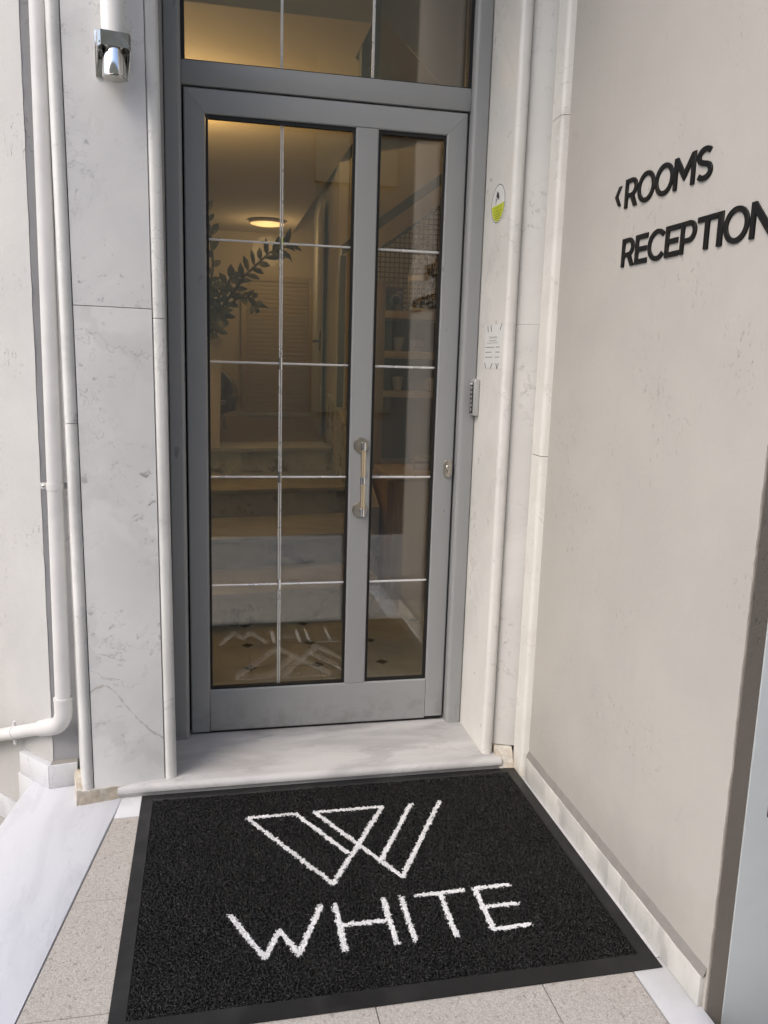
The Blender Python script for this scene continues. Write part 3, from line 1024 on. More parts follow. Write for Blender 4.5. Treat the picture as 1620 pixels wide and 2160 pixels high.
g = 0.0008
frame_member('stile', [(0.0, 0.0), (0.068, 0.0), (0.068, Z1 + 0.0), (0.0, LT)], False)
frame_member('stile', [(0.878, 0.008), (0.950, 0.008), (0.950, LT), (0.878, Z1)], False)
frame_member('top_rail', [(g, LT), (0.068 + g, Z1), (0.878 - g, Z1), (0.950 - g, LT)], True)
frame_member('bottom_rail', [(0.0686, 0.0), (0.8774, 0.0), (0.8774, Z0), (0.0686, Z0)], True)
frame_member('mullion', [(0.562, Z0 + 0.0006), (0.640, Z0 + 0.0006), (0.640, Z1 - 0.0006), (0.562, Z1 - 0.0006)], False)
panes = ((0.0686, 0.5615), (0.6405, 0.8775))
ZH = (0.548, 0.941, 1.338, 1.738)
for (x0, x1) in panes:
    pn = box('pane', x0 + 0.001, x1 - 0.001, 0.026, 0.031, Z0 + 0.001, Z1 - 0.001, 'glass', door)
    box('inner_pane', x0 - 0.02, x1 + 0.02, 0.0465, 0.051, Z0 - 0.03, Z1 + 0.03, 'glass', door)
    bm = bmesh.new()
    w = 0.0085
    add_box(bm, x0 + 0.0003, x0 + w, 0.008, 0.0255, Z0 + 0.0004, Z1 - 0.0004)
    add_box(bm, x1 - w, x1 - 0.0003, 0.008, 0.0255, Z0 + 0.0004, Z1 - 0.0004)
    add_box(bm, x0 + w + 0.0002, x1 - w - 0.0002, 0.008, 0.0255, Z0 + 0.0004, Z0 + w)
    add_box(bm, x0 + w + 0.0002, x1 - w - 0.0002, 0.008, 0.0255, Z1 - 0.012, Z1 - 0.0004)
    finish('gasket', bm, 'gasket', door)
    for z in ZH:
        bm = bmesh.new()
        if x0 < 0.3:
            add_tube(bm, [(x0 + w, 0.0205, z), (0.3165 - 0.007, 0.0205, z)], 0.0036, 10)
            add_tube(bm, [(0.3165 + 0.007, 0.0205, z), (x1 - w, 0.0205, z)], 0.0036, 10)
        else:
            add_tube(bm, [(x0 + w, 0.0205, z), (x1 - w, 0.0205, z)], 0.0042, 10)
        finish('glazing_bar', bm, 'muntin', door)
bm = bmesh.new()
for s in (-1, 1):
    add_tube(bm, [(0.3165 + s * 0.0034, 0.0205, Z0 + 0.008), (0.3165 + s * 0.0034, 0.0205, Z1 - 0.012)], 0.0024, 10)
finish('glazing_bar', bm, 'muntin', door)
for z in ZH:
    bm = bmesh.new()
    bmesh.ops.create_icosphere(bm, subdivisions=2, radius=0.0085, matrix=Matrix.Translation((0.3165, 0.0195, z)) @ Matrix.Diagonal((1, 0.5, 1, 1)))
    add_tube(bm, [(0.3165, 0.0203, z - 0.020), (0.3165, 0.0203, z + 0.020)], 0.0062, 10)
    finish('bar_connector', bm, 'chrome', door)
# weather brush at the foot of the leaf
box('drip_brush', 0.004, 0.946, 0.01, 0.04, ZT + 0.001, -0.0005, 'gasket', door)

# pull handle
hx = 0.6035
hd = tube('pull_handle', [(hx, -0.055, 0.810), (hx, -0.055, 1.073)], 0.0072, 'chrome', door, 16)
for z in (1.059, 0.824):
    lathe('rosette', [(0.0275, 0.0), (0.0275, -0.006), (0.025, -0.0095), (0.012, -0.0105)], (hx, 0.0, z), 'nickel', hd, 'Y', 36)
    tube('post', [(hx, -0.009, z), (hx, -0.052, z)], 0.0075, 'chrome', hd, 20)
for z0, z1, mt in ((1.045, 1.0745, 'chrome'), (0.953, 1.0445, 'gold'), (0.924, 0.9525, 'chrome'), (0.8385, 0.9235, 'gold'), (0.8085, 0.838, 'chrome')):
    r = 0.0092 if mt == 'chrome' else 0.0085
    lathe('grip' if mt == 'gold' else 'grip_cap', [(r - 0.001, 0), (r, 0.001), (r, z1 - z0 - 0.001), (r - 0.001, z1 - z0)], (hx, -0.055, z0), mt, hd, 'Z', 28)
# lock escutcheon
bm = bmesh.new()
def stadium(bm, cx, cz, w, h, y0, y1, n=10):
    pts = []
    for k in range(n + 1):
        a = math.pi * k / n
        pts.append((cx + w / 2 * math.cos(a), cz + (h - w) / 2 + w / 2 * math.sin(a)))
    for k in range(n + 1):
        a = math.pi + math.pi * k / n
        pts.append((cx + w / 2 * math.cos(a), cz - (h - w) / 2 + w / 2 * math.sin(a)))
    f = [bm.verts.new((x, y0, z)) for x, z in pts]
    b = [bm.verts.new((x, y1, z)) for x, z in pts]
    bm.faces.new(f)
    bm.faces.new(b[::-1])
    for i in range(len(pts)):
        j = (i + 1) % len(pts)
        bm.faces.new((f[i], b[i], b[j], f[j]))
stadium(bm, 0.9285, 0.976, 0.030, 0.067, -0.0085, 0.0)
es = [e for e in bm.edges if e.verts[0].co.y < -0.008 and e.verts[1].co.y < -0.008]
bmesh.ops.bevel(bm, geom=es, offset=0.002, segments=3, profile=0.5, affect='EDGES')
lk = finish('lock', bm, 'nickel', door)
bm = bmesh.new()
add_lathe(bm, [(0.0082, -0.0084), (0.0082, -0.0115), (0.007, -0.0125)], (0.9285, 0, 0.981), 'Y', 24)
add_box(bm, 0.9250, 0.9320, -0.0120, -0.0084, 0.958, 0.9735, 0.0012)
finish('cylinder', bm, 'chrome_dull', lk)
box('keyhole', 0.9278, 0.9292, -0.0128, -0.0124, 0.9765, 0.9855, 'gasket', lk)

# ------------------------------------------------------------------ keypad, sticker, notice on the reveal
kp = thing('keypad', (1.0135, -0.043, 1.238), 'silver access keypad with black key panel on the marble reveal', 'keypad')
bm = bmesh.new()
add_box(bm, 0.993, 1.0133, -0.076, -0.012, 1.174, 1.303, 0.005, 4)
finish('housing', bm, 'silver', kp)
bm = bmesh.new()
add_box(bm, 0.9915, 0.9935, -0.066, -0.020, 1.182, 1.292, 0.0008)
finish('key_panel', bm, 'keyblack', kp)
for r in range(6):
    for c in range(2):
        yy = -0.057 + c * 0.020
        zz = 1.190 + r * 0.0155
        bm = bmesh.new()
        add_box(bm, 0.9905, 0.9918, yy, yy + 0.013, zz, zz + 0.0105, 0.0005, 1)
        finish('button', bm, 'button', kp)
box('display', 0.9908, 0.9918, -0.058, -0.03, 1.284, 1.2895, 'opal', kp)

XR = 1.0133


def yz_poly(name, pts, x, mat, parent, thick=0.0):
    bm = bmesh.new()
    f = [bm.verts.new((x, y, z)) for y, z in pts]
    bm.faces.new(f)
    if thick:
        b = [bm.verts.new((x + thick, y, z)) for y, z in pts]
        bm.faces.new(b[::-1])
        for i in range(len(pts)):
            j = (i + 1) % len(pts)
            bm.faces.new((f[i], b[i], b[j], f[j]))
    return finish(name, bm, mat, parent, smooth=0)


st = thing('camera_sticker', (XR, -0.172, 1.879), 'round white and lime camera surveillance sticker on the marble reveal', 'sticker')
SCy, SCz, SR, SRY = -0.172, 1.879, 0.0615, 0.0665


def circ(r, n=48, a0=0.0, a1=2 * math.pi, ry=None):
    ry = ry or r
    return [(SCy - ry * math.cos(a0 + (a1 - a0) * k / n), SCz + r * math.sin(a0 + (a1 - a0) * k / n)) for k in range(n)]


yz_poly('disc', circ(SR + 0.003, ry=SRY + 0.003), XR - 0.0006, 'paper', st, 0.0005)
bm = bmesh.new()
ro, ri = circ(SR, ry=SRY), circ(SR - 0.0032, ry=SRY - 0.0036)
vo = [bm.verts.new((XR - 0.0008, y, z)) for y, z in ro]
vi = [bm.verts.new((XR - 0.0008, y, z)) for y, z in ri]
for i in range(48):
    j = (i + 1) % 48
    bm.faces.new((vo[i], vo[j], vi[j], vi[i]))
finish('rim', bm, 'ink2', st, smooth=0)
zcut = SCz - 0.003
rl, rly = SR - 0.0055, SRY - 0.006
a_c = math.asin((zcut - SCz) / rl)
pts = [(SCy - rly * math.cos(a), SCz + rl * math.sin(a)) for a in [math.pi - a_c + (math.pi + 2 * a_c) * k / 30 for k in range(31)]]
yz_poly('lime_field', pts, XR - 0.0008, 'lime', st)
# camera pictogram: wall bracket, arm, tilted body, lens hood
def pict(pts):
    return [(SCy - u * 0.001, SCz + v * 0.001) for u, v in pts]
yz_poly('pictogram', pict([(-13, 42), (6, 31), (-2, 16), (-21, 25)]), XR - 0.0008, 'ink', st)
yz_poly('pictogram', pict([(-3, 15), (3, 29), (9, 26), (3, 12)]), XR - 0.00085, 'ink', st)
yz_poly('pictogram', pict([(-24, 22), (-20, 22), (-20, 0), (-24, 0)]), XR - 0.0008, 'ink', st)
yz_poly('pictogram', pict([(-20, 13), (-12, 21), (-9, 18), (-20, 8)]), XR - 0.00085, 'ink', st)
yz_poly('pictogram', pict([(7, 12), (12, 22), (14, 21), (9, 11)]), XR - 0.0008, 'ink', st)


def flat_text(name, body, size, y, z, x, mat, parent, align='CENTER', sx=1.0):
    """printed text facing -X, reading along -Y"""
    cu = bpy.data.curves.new(name, 'FONT')
    cu.body = body
    cu.size = size
    cu.align_x = align
    cu.align_y = 'CENTER'
    cu.resolution_u = 2
    tmp = bpy.data.objects.new(name, cu)
    COL.objects.link(tmp)
    dg = bpy.context.evaluated_depsgraph_get()
    me = bpy.data.meshes.new_from_object(tmp.evaluated_get(dg))
    bpy.data.objects.remove(tmp)
    me.transform(Matrix(((0, 0, -1, x), (-sx, 0, 0, y), (0, 1, 0, z), (0, 0, 0, 1))))
    p = Vector(parent.location)
    me.transform(Matrix.Translation(-p))
    me.materials.clear()
    me.materials.append(M[mat])
    o = bpy.data.objects.new(name, me)
    COL.objects.link(o)
    o.parent = parent
    return o


flat_text('print', '24 HOUR CCTV', 0.0105, SCy, SCz - 0.0125, XR - 0.0010, 'olive', st)
flat_text('print', 'IN OPERATION', 0.0105, SCy, SCz - 0.0235, XR - 0.0010, 'olive', st)
for k, (wd) in enumerate((0.030, 0.027, 0.026, 0.013)):
    zz = SCz - 0.034 - k * 0.0068
    yz_poly('print_line', [(SCy + wd, zz), (SCy - wd, zz), (SCy - wd, zz + 0.0026), (SCy + wd, zz + 0.0026)], XR - 0.0010, 'olive', st)

nt = thing('emergency_notice', (XR, -0.196, 1.415), 'small white emergency notice with black slanted strokes above the keypad', 'notice')
NX = XR - 0.0006
yz_poly('sheet', [(-0.108, 1.488), (-0.285, 1.488), (-0.285, 1.342), (-0.108, 1.342)], NX, 'paper', nt, 0.0005)


def stroke(y0, z0, y1, z1, w=0.006):
    yz_poly('stroke', [(y0 + w / 2, z0), (y0 - w / 2, z0), (y1 - w / 2, z1), (y1 + w / 2, z1)], NX - 0.0003, 'ink', nt)


stroke(-0.131, 1.486, -0.139, 1.465)
stroke(-0.163, 1.487, -0.172, 1.466)
stroke(-0.272, 1.490, -0.256, 1.468)
stroke(-0.118, 1.361, -0.129, 1.342)
stroke(-0.196, 1.361, -0.178, 1.342)
stroke(-0.232, 1.361, -0.243, 1.342)
stroke(-0.258, 1.361, -0.244, 1.342, 0.005)
flat_text('print', 'Τηλέφωνα Ανάγκης', 0.0088, -0.190, 1.4465, NX - 0.0004, 'ink2', nt, sx=1.0)
flat_text('print', 'In case of emergency', 0.0088, -0.188, 1.436, NX - 0.0004, 'ink2', nt, sx=1.0)
yz_poly('rule', [(-0.132, 1.4272), (-0.245, 1.4272), (-0.245, 1.4284), (-0.132, 1.4284)], NX - 0.0003, 'ink2', nt)
for k, (a, b, c) in enumerate(((0.205, 0.222, 0.262), (0.178, 0.222, 0.262), (0.192, 0.218, 0.262))):
    zz = 1.4125 - k * 0.0165
    yz_poly('print_line', [(-0.116, zz), (-a, zz), (-a, zz + 0.0022), (-0.116, zz + 0.0022)], NX - 0.0003, 'ink2', nt)
    yz_poly('print_line', [(-b, zz), (-c, zz), (-c, zz + 0.0022), (-b, zz + 0.0022)], NX - 0.0003, 'ink2', nt)

# ------------------------------------------------------------------ raised letters on the wall
def arc(cx, cy, rx, ry, a0, a1, n=24):
    return [(cx + rx * math.cos(math.radians(a0 + (a1 - a0) * k / n)), cy + ry * math.sin(math.radians(a0 + (a1 - a0) * k / n))) for k in range(n + 1)]


def ribbon(path, w):
    L, Rr = [], []
    for i, p in enumerate(path):
        a = Vector(path[max(i - 1, 0)])
        b = Vector(path[min(i + 1, len(path) - 1)])
        t = (b - a).normalized()
        nrm = Vector((-t.y, t.x)) * w / 2
        L.append(tuple(Vector(p) + nrm))
        Rr.append(tuple(Vector(p) - nrm))
    return L + Rr[::-1]


SW = 0.150     # stem width for cap height 1


def glyph(ch):
    w = SW
    if ch == 'I':
        return [[(0, 0), (w, 0), (w, 1), (0, 1)]], w
    if ch == 'E':
        return [[(0, 0), (.64, 0), (.64, .152), (w, .152), (w, .425), (.58, .425), (.58, .575), (w, .575), (w, .848), (.63, .848), (.63, 1), (0, 1)]], .64
    if ch == 'T':
        W = .74
        return [[(W / 2 - w / 2, 0), (W / 2 + w / 2, 0), (W / 2 + w / 2, .848), (W, .848), (W, 1), (0, 1), (0, .848), (W / 2 - w / 2, .848)]], W
    if ch == 'N':
        W = .82
        return [[(0, 0), (w, 0), (w, .70), (W - w, 0), (W, 0), (W, 1), (W - w, 1), (W - w, .30), (w, 1), (0, 1)]], W
    if ch == 'M':
        W = .98
        return [[(0, 0), (w, 0), (w, .70), (W / 2, .22), (W - w, .70), (W - w, 0), (W, 0), (W, 1), (W - w * 1.05, 1), (W / 2, .50), (w * 1.05, 1), (0, 1)]], W
    if ch == 'O':
        W = 1.04
        return [arc(W / 2, .5, W / 2, .52, 0, 360, 44)[:-1], arc(W / 2, .5, W / 2 - w, .52 - w + .01, 0, 360, 44)[:-1]], W
    if ch == 'C':
        W = 1.0
        out = arc(W / 2 + .02, .5, .52, .52, 42, 318, 34)
        inn = arc(W / 2 + .02, .5, .52 - w, .52 - w + .01, 318, 42, 34)
        return [out + inn], .93
    if ch in 'PR':
        W = .72
        cyb, rb = (.665, .335) if ch == 'P' else (.675, .325)
        outer = [(0, 0), (w, 0), (w, cyb - rb)]
        if ch == 'R':
            outer += [(.36, cyb - rb), (.56, 0), (.75, 0), (.53, cyb - rb + .04)]
            outer += arc(.40, cyb, W - .40, rb, -62, 90, 16)
        else:
            outer += arc(.40, cyb, W - .40, rb, -90, 90, 18)
        outer += [(0, 1)]
        inner = [(w, cyb - rb + .135)] + arc(.38, cyb, W - .38 - w, rb - .135, -90, 90, 14) + [(w, cyb + rb - .135)]
        return [outer, inner], .75
    if ch == 'S':
        p = arc(.36, .735, .265, .2, 35, 180, 12) + [(.108, .68), (.15, .60), (.25, .545)] + [(.36, .51), (.47, .475), (.575, .42)] + arc(.37, .265, .275, .2, 25, -145, 14)
        return [ribbon(p, w * .98)], .72
    if ch == '<':
        return [[(0, .5), (.30, 0), (.46, 0), (.18, .5), (.46, 1), (.30, 1)]], .46


def letter(ch, u, v, h, sx, label, name='letter'):
    """raised letter on the wall; u distance along -Y from y0, v height of its foot"""
    loops, w = glyph(ch)
    cu = bpy.data.curves.new('letter', 'CURVE')
    cu.dimensions = '2D'
    cu.fill_mode = 'BOTH'
    cu.extrude = 0.0015
    cu.bevel_depth = 0.0007
    cu.bevel_resolution = 1
    for lp in loops:
        sp = cu.splines.new('POLY')
        sp.points.add(len(lp) - 1)
        for k, (x, y) in enumerate(lp):
            sp.points[k].co = (x * h * sx, y * h, 0, 1)
        sp.use_cyclic_u = True
    tmp = bpy.data.objects.new('tmp', cu)
    COL.objects.link(tmp)
    dg = bpy.context.evaluated_depsgraph_get()
    me = bpy.data.meshes.new_from_object(tmp.evaluated_get(dg))
    bpy.data.objects.remove(tmp)
    # local x -> -Y, local y -> Z, local z -> -X
    me.transform(Matrix(((0, 0, -1, 0), (-1, 0, 0, 0), (0, 1, 0, 0), (0, 0, 0, 1))))
    me.materials.clear()
    me.materials.append(M['letter'])
    o = bpy.data.objects.new(name, me)
    COL.objects.link(o)
    o.location = (XW - 0.0023, u, v)
    return tag(o, label, 'letter', 'raised black letters on the plaster wall'), w * h * sx


ordn = {'ROOMS': ['letter R that starts the word ROOMS', 'first letter O in the word ROOMS', 'second letter O in the word ROOMS', 'letter M in the word ROOMS', 'letter S that ends the word ROOMS'],
        'RECEPTION': ['letter R that starts the word RECEPTION', 'first letter E in the word RECEPTION', 'letter C in the word RECEPTION', 'second letter E in the word RECEPTION', 'letter P in the word RECEPTION', 'letter T in the word RECEPTION', 'letter I in the word RECEPTION', 'letter O in the word RECEPTION', 'letter N that ends the word RECEPTION']}


def word(txt, z, h, spots):
    for c, lab, (y0, w) in zip(txt, ordn[txt], spots):
        letter(c, y0, z, h, w / (glyph(c)[1] * h), 'raised black ' + lab)


HL = 0.0705
letter('<', -0.753, 1.7775, 0.048, 1.35, 'raised black arrowhead pointing left before the word ROOMS', 'arrow_mark')
word('ROOMS', 1.7655, HL, [(-0.807, .0625), (-0.872, .081), (-0.9555, .0815), (-1.040, .0855), (-1.130, .063)])
word('RECEPTION', 1.6165, HL, [(-0.814, .0635), (-0.884, .0585), (-0.946, .076), (-1.027, .0585), (-1.0925, .064), (-1.159, .072), (-1.236, .0165), (-1.258, .083), (-1.347, .074)])

# ------------------------------------------------------------------ door mat
mat = thing('door_mat', (0.48, -0.83, ZF + 0.001), 'black loop door mat with white W emblem and lettering WHITE', 'door mat')
MX0, MX1, MY0, MY1 = -0.150, 1.118, -1.336, -0.343
IX0, IX1, IY0, IY1 = -0.110, 1.077, -1.292, -0.390
zb = ZF + 0.0015
bm = bmesh.new()
ring_o = [(MX0, MY0), (MX1, MY0), (MX1, MY1), (MX0, MY1)]
lv = [(0.0, zb), (0.0005, zb + 0.0025), (0.75, zb + 0.0085), (0.86, zb + 0.0098), (0.93, zb + 0.0098), (1.0, zb + 0.007), (1.0, zb + 0.001)]
ii = [(IX0, IY0), (IX1, IY0), (IX1, IY1), (IX0, IY1)]
rows = []
for t, z in lv:
    rows.append([bm.verts.new((ox + (ix - ox) * t, oy + (iy - oy) * t, z)) for (ox, oy), (ix, iy) in zip(ring_o, ii)])
for a, b in zip(rows, rows[1:]):
    for k in range(4):
        j = (k + 1) % 4
        bm.faces.new((a[k], a[j], b[j], b[k]))
finish('rubber_border', bm, 'rubber', mat, smooth=25)
box('backing', IX0 - 0.001, IX1 + 0.001, IY0 - 0.001, IY1 + 0.001, zb + 0.0002, zb + 0.0042, 'rubber', mat)

SEG = [((.178, -.540), (.390, -.902)), ((.390, -.902), (.602, -.537)), ((.602, -.537), (.385, -.537)), ((.385, -.537), (.583, -.902)),
       ((.583, -.902), (.790, -.537)), ((.695, -.537), (.540, -.815)), ((.178, -.537), (.326, -.537)), ((.326, -.537), (.454, -.770))]
TXT = [((.114, -.988), (.190, -1.153)), ((.190, -1.153), (.232, -1.064)), ((.232, -1.064), (.270, -1.153)), ((.270, -1.153), (.345, -.988)),
       ((.382, -.986), (.381, -1.157)), ((.382, -1.068), (.510, -1.071)), ((.511, -.988), (.509, -1.156)),
       ((.559, -.986), (.556, -1.154)), ((.601, -.988), (.729, -.987)), ((.665, -.988), (.661, -1.154)),
       ((.763, -.985), (.760, -1.151)), ((.763, -.985), (.862, -.984)), ((.763, -1.064), (.854, -1.062)), ((.760, -1.150), (.858, -1.147))]


def seg_dist(P, segs):
    d = np.full(len(P), 9.0)
    for a, b in segs:
        a = np.array(a)
        b = np.array(b)
        e = b - a
        t = np.clip(((P - a) @ e) / (e @ e), 0, 1)
        d = np.minimum(d, np.hypot(*(P - a - t[:, None] * e).T))
    return d


def loop_mesh(name, C, mat_key, parent, rad, tr, zl, nseg=4, nside=3):
    """curled vinyl loops as little three-sided tubes"""
    n = len(C)
    th = rng.uniform(0, 2 * np.pi, n)
    tilt = rng.uniform(-0.9, 0.9, n)
    r = rad * rng.uniform(0.7, 1.35, n)
    u = np.stack([np.cos(th), np.sin(th), rng.uniform(-.25, .25, n)], 1)
    side = np.stack([-np.sin(th), np.cos(th), np.zeros(n)], 1)
    v = side * np.sin(tilt)[:, None] + np.array([0, 0, 1.0]) * np.cos(tilt)[:, None]
    w = np.cross(u, v)
    c = np.concatenate([C, (zl + rng.uniform(0, 0.0015, n))[:, None]], 1)
    ts = np.linspace(-0.25, np.pi * 1.2, nseg + 1)
    allv = []
    for t in ts:
        rad_dir = u * np.cos(t) + v * np.sin(t)
        p = c + rad_dir * r[:, None] + w * ((t - 1.4) * 0.0009)
        for k in range(nside):
            a = 2 * np.pi * k / nside
            allv.append(p + (rad_dir * np.cos(a) + w * np.sin(a)) * tr)
    V = np.stack(allv, 1)                       # n, (nseg+1)*nside, 3
    m = (nseg + 1) * nside
    q = []
    for s in range(nseg):
        for k in range(nside):
            k2 = (k + 1) % nside
            q.append((s * nside + k, s * nside + k2, (s + 1) * nside + k2, (s + 1) * nside + k))
    F = (np.arange(n)[:, None, None] * m + np.array(q)[None]).reshape(-1, 4)
    V = V.reshape(-1, 3) - np.array(parent.location)
    me = bpy.data.meshes.new(name)
    me.vertices.add(len(V))
    me.vertices.foreach_set('co', V.astype(np.float32).ravel())
    me.loops.add(F.size)
    me.loops.foreach_set('vertex_index', F.astype(np.int32).ravel())
    me.polygons.add(len(F))
    me.polygons.foreach_set('loop_start', np.arange(0, F.size, 4, dtype=np.int32))
    me.polygons.foreach_set('use_smooth', np.ones(len(F), dtype=bool))
    me.update(calc_edges=True)
    me.materials.append(M[mat_key])
    o = bpy.data.objects.new(name, me)
    COL.objects.link(o)
    o.parent = parent
    o["kind"] = "stuff"
    return o


step = 0.0061
gx, gy = np.meshgrid(np.arange(IX0 + 0.003, IX1 - 0.002, step), np.arange(IY0 + 0.003, IY1 - 0.002, step))
Cn = np.stack([gx.ravel(), gy.ravel()], 1) + rng.uniform(-0.0028, 0.0028, (gx.size, 2))
wob = 0.0005 * rng.standard_normal(len(Cn))
dA = seg_dist(Cn, SEG) + wob
dB = seg_dist(Cn, TXT) + wob
wide = 0.0074
inA = dA < wide
inB = (dB < wide) & ~inA
blk = ~(inA | inB)
loop_mesh('loop_pile', Cn[blk], 'loop_black', mat, 0.0046, 0.00125, zb + 0.0045)


def extra(mask):
    p = Cn[mask]
    return np.concatenate([p] + [p + rng.uniform(-0.0025, 0.0025, p.shape) for _ in range(3)])


lg = loop_mesh('emblem', extra(inA), 'loop_white', mat, 0.0023, 0.00095, zb + 0.0056)
lt = loop_mesh('lettering', extra(inB), 'loop_white', mat, 0.0023, 0.00095, zb + 0.0056)
def stroke_base(name, segs, parent):
    bm = bmesh.new()
    for k, (a, b) in enumerate(segs):
        a, b = Vector(a), Vector(b)
        t = (b - a).normalized()
        nr = Vector((-t.y, t.x)) * 0.0066
        n = max(4, int((b - a).length / 0.006))
        rows = []
        for i in range(n + 1):
            p = a + (b - a) * (i / n)
            w1, w2 = random.uniform(0.86, 1.1), random.uniform(0.86, 1.1)
            z = zb + 0.0066 + 0.00012 * k + random.uniform(-0.0003, 0.0003)
            rows.append((bm.verts.new((p.x + nr.x * w1, p.y + nr.y * w1, z)), bm.verts.new((p.x - nr.x * w2, p.y - nr.y * w2, z))))
        for (p1, p2), (q1, q2) in zip(rows, rows[1:]):
            bm.faces.new((p1, q1, q2, p2))
    finish(name, bm, 'loop_white', parent, smooth=0)["kind"] = "stuff"


stroke_base('emblem_backing', SEG, mat)
stroke_base('lettering_backing', TXT, mat)
lg["label"] = 'white W emblem of crossing strokes'
lt["label"] = 'white lettering WHITE'

# ------------------------------------------------------------------ building shell: facade, soffit, upper storey, lobby box
struct(box('facade_wall', -1.4, -0.0585, 0.03, 0.20, ZS, ZC + 0.2, 'wall_in'))
struct(box('facade_wall', 1.0545, 2.4, 0.052, 0.20, ZS, ZC + 0.2, 'wall_in'))
struct(box('facade_wall', -0.0575, 1.0535, 0.0, 0.20, Ptop + 0.003, ZC + 0.2, 'wall_in'))
struct(prism('porch_soffit', [(-0.60, YO - 0.004), (3.3, YO - 0.004), (3.3, -0.001), (-0.30, -0.001), (-0.42, -0.2)], ZC, ZC + 0.25, 'wall_left'))
struct(box('lobby_floor', -1.3, 2.3, 0.121, 7.0, ZT - 0.1, ZT - 0.001, 'marble_tread'))
struct(box('lobby_wall', -1.45, -1.3, 0.2, 6.6, ZS, 3.2, 'wall_in'))
struct(box('lobby_wall', 2.3, 2.45, 0.2, 6.6, ZS, 3.2, 'wall_in'))
struct(box('lobby_wall', -1.45, 2.45, 6.6, 6.75, ZS, 3.2, 'wall_in'))
struct(box('lobby_ceiling', -1.45, 2.45, 0.20, 0.72, 2.93, 3.25, 'wall_in'))
struct(prism('lobby_ceiling', [(-1.45, 0.721), (0.742, 0.721), (0.742, 1.125), (0.98, 1.5), (0.98, 6.75), (-1.45, 6.75)], 2.72, 3.25, 'wall_in'))
struct(box('lobby_ceiling', 0.70, 2.45, 0.722, 6.75, 3.12, 3.30, 'wall_in'))
lf = bpy.data.objects['lobby_floor']
tl = 0.30
px0, py0 = 0.245, 0.345
cells = {}
for i in range(-3, 6):
    for j in range(0, 4):
        cxl, cyl = px0 + (i + 0.5) * tl, py0 + (j - 0.5) * tl
        h_, c_ = tl / 2 - 0.0015, 0.030
        poly = [(cxl - h_ + c_, cyl - h_), (cxl + h_ - c_, cyl - h_), (cxl + h_, cyl - h_ + c_), (cxl + h_, cyl + h_ - c_), (cxl + h_ - c_, cyl + h_), (cxl - h_ + c_, cyl + h_), (cxl - h_, cyl + h_ - c_), (cxl - h_, cyl - h_ + c_)]
        if cyl - h_ < 0.125 or cxl > 1.6:
            continue
        prism('tile', poly, ZT - 0.003, ZT + 0.002, 'tile_in', lf)
        d_ = 0.028
        qx, qy = px0 + i * tl, py0 + j * tl
        prism('tile_inset', [(qx - d_, qy), (qx, qy - d_), (qx + d_, qy), (qx, qy + d_)], ZT - 0.003, ZT + 0.002, 'tile_dark', lf)
struct(box('lobby_wall', 1.052, 2.299, 3.0, 3.1, ZT, 3.118, 'wall_in'))
# wall separating the passage from the stair well
struct(prism('lobby_wall', [(0.98, 3.11), (1.05, 3.11), (1.34, 6.6), (1.22, 6.6)], ZT, 2.93, 'wall_in_white'))

# ------------------------------------------------------------------ lobby: marble steps
stairs = thing('marble_stairs', (0.4, 2.0, ZT), 'grey veined marble stairs behind the glass', 'stairs')
SL = 0.17


def yl(y0, x):
    return y0 + SL * (x - 0.08)


ystep = [1.20, 1.70, 2.32, 3.10]
zst = [0.172, 0.352, 0.532, 0.715]
XS0, XS1 = -1.295, (0.98)
yy = ystep + [3.6]
for k in range(4):
    y0 = ystep[k]
    y1 = ystep[k + 1] + 0.0 if k < 3 else 3.5
    zlow = ZT if k == 0 else zst[k - 1]
    prism('riser', [(XS0, yl(y0, XS0) + 0.03), (XS1, yl(y0, XS1) + 0.03), (XS1, yl(y0, XS1) + 0.055), (XS0, yl(y0, XS0) + 0.055)], zlow, zst[k] - 0.0305, 'marble_step', stairs)
    prism('tread', [(XS0, yl(y0, XS0)), (XS1, yl(y0, XS1)), (XS1, yl(y1, XS1) + 0.055), (XS0, yl(y1, XS0) + 0.055)], zst[k] - 0.03, zst[k], 'marble_tread', stairs, bev=0.004)
struct(prism('lobby_landing', [(XS0, yl(3.56, XS0)), (2.29, yl(3.56, 2.29)), (2.29, 6.59), (XS0, 6.59)], ZT, zst[3] - 0.001, 'floor_wood'))
# marble cheek wall on the right of the steps
ck = thing('stair_cheek', (1.0, 2.2, ZT), 'marble clad cheek wall along the right of the lobby stairs', 'stair wall')
bm = bmesh.new()
sec = [(1.75, ZT), (1.75, 0.52), (2.35, 0.78), (3.0, 1.02), (3.59, 1.10), (3.59, ZT)]
a = [bm.verts.new((0.985, y, z)) for y, z in sec]
b = [bm.verts.new((1.045, y, z)) for y, z in sec]
bm.faces.new(a)
bm.faces.new(b[::-1])
for i in range(len(sec)):
    j = (i + 1) % len(sec)
    bm.faces.new((a[i], b[i], b[j], a[j]))
finish('cladding', bm, 'marble_step', ck)

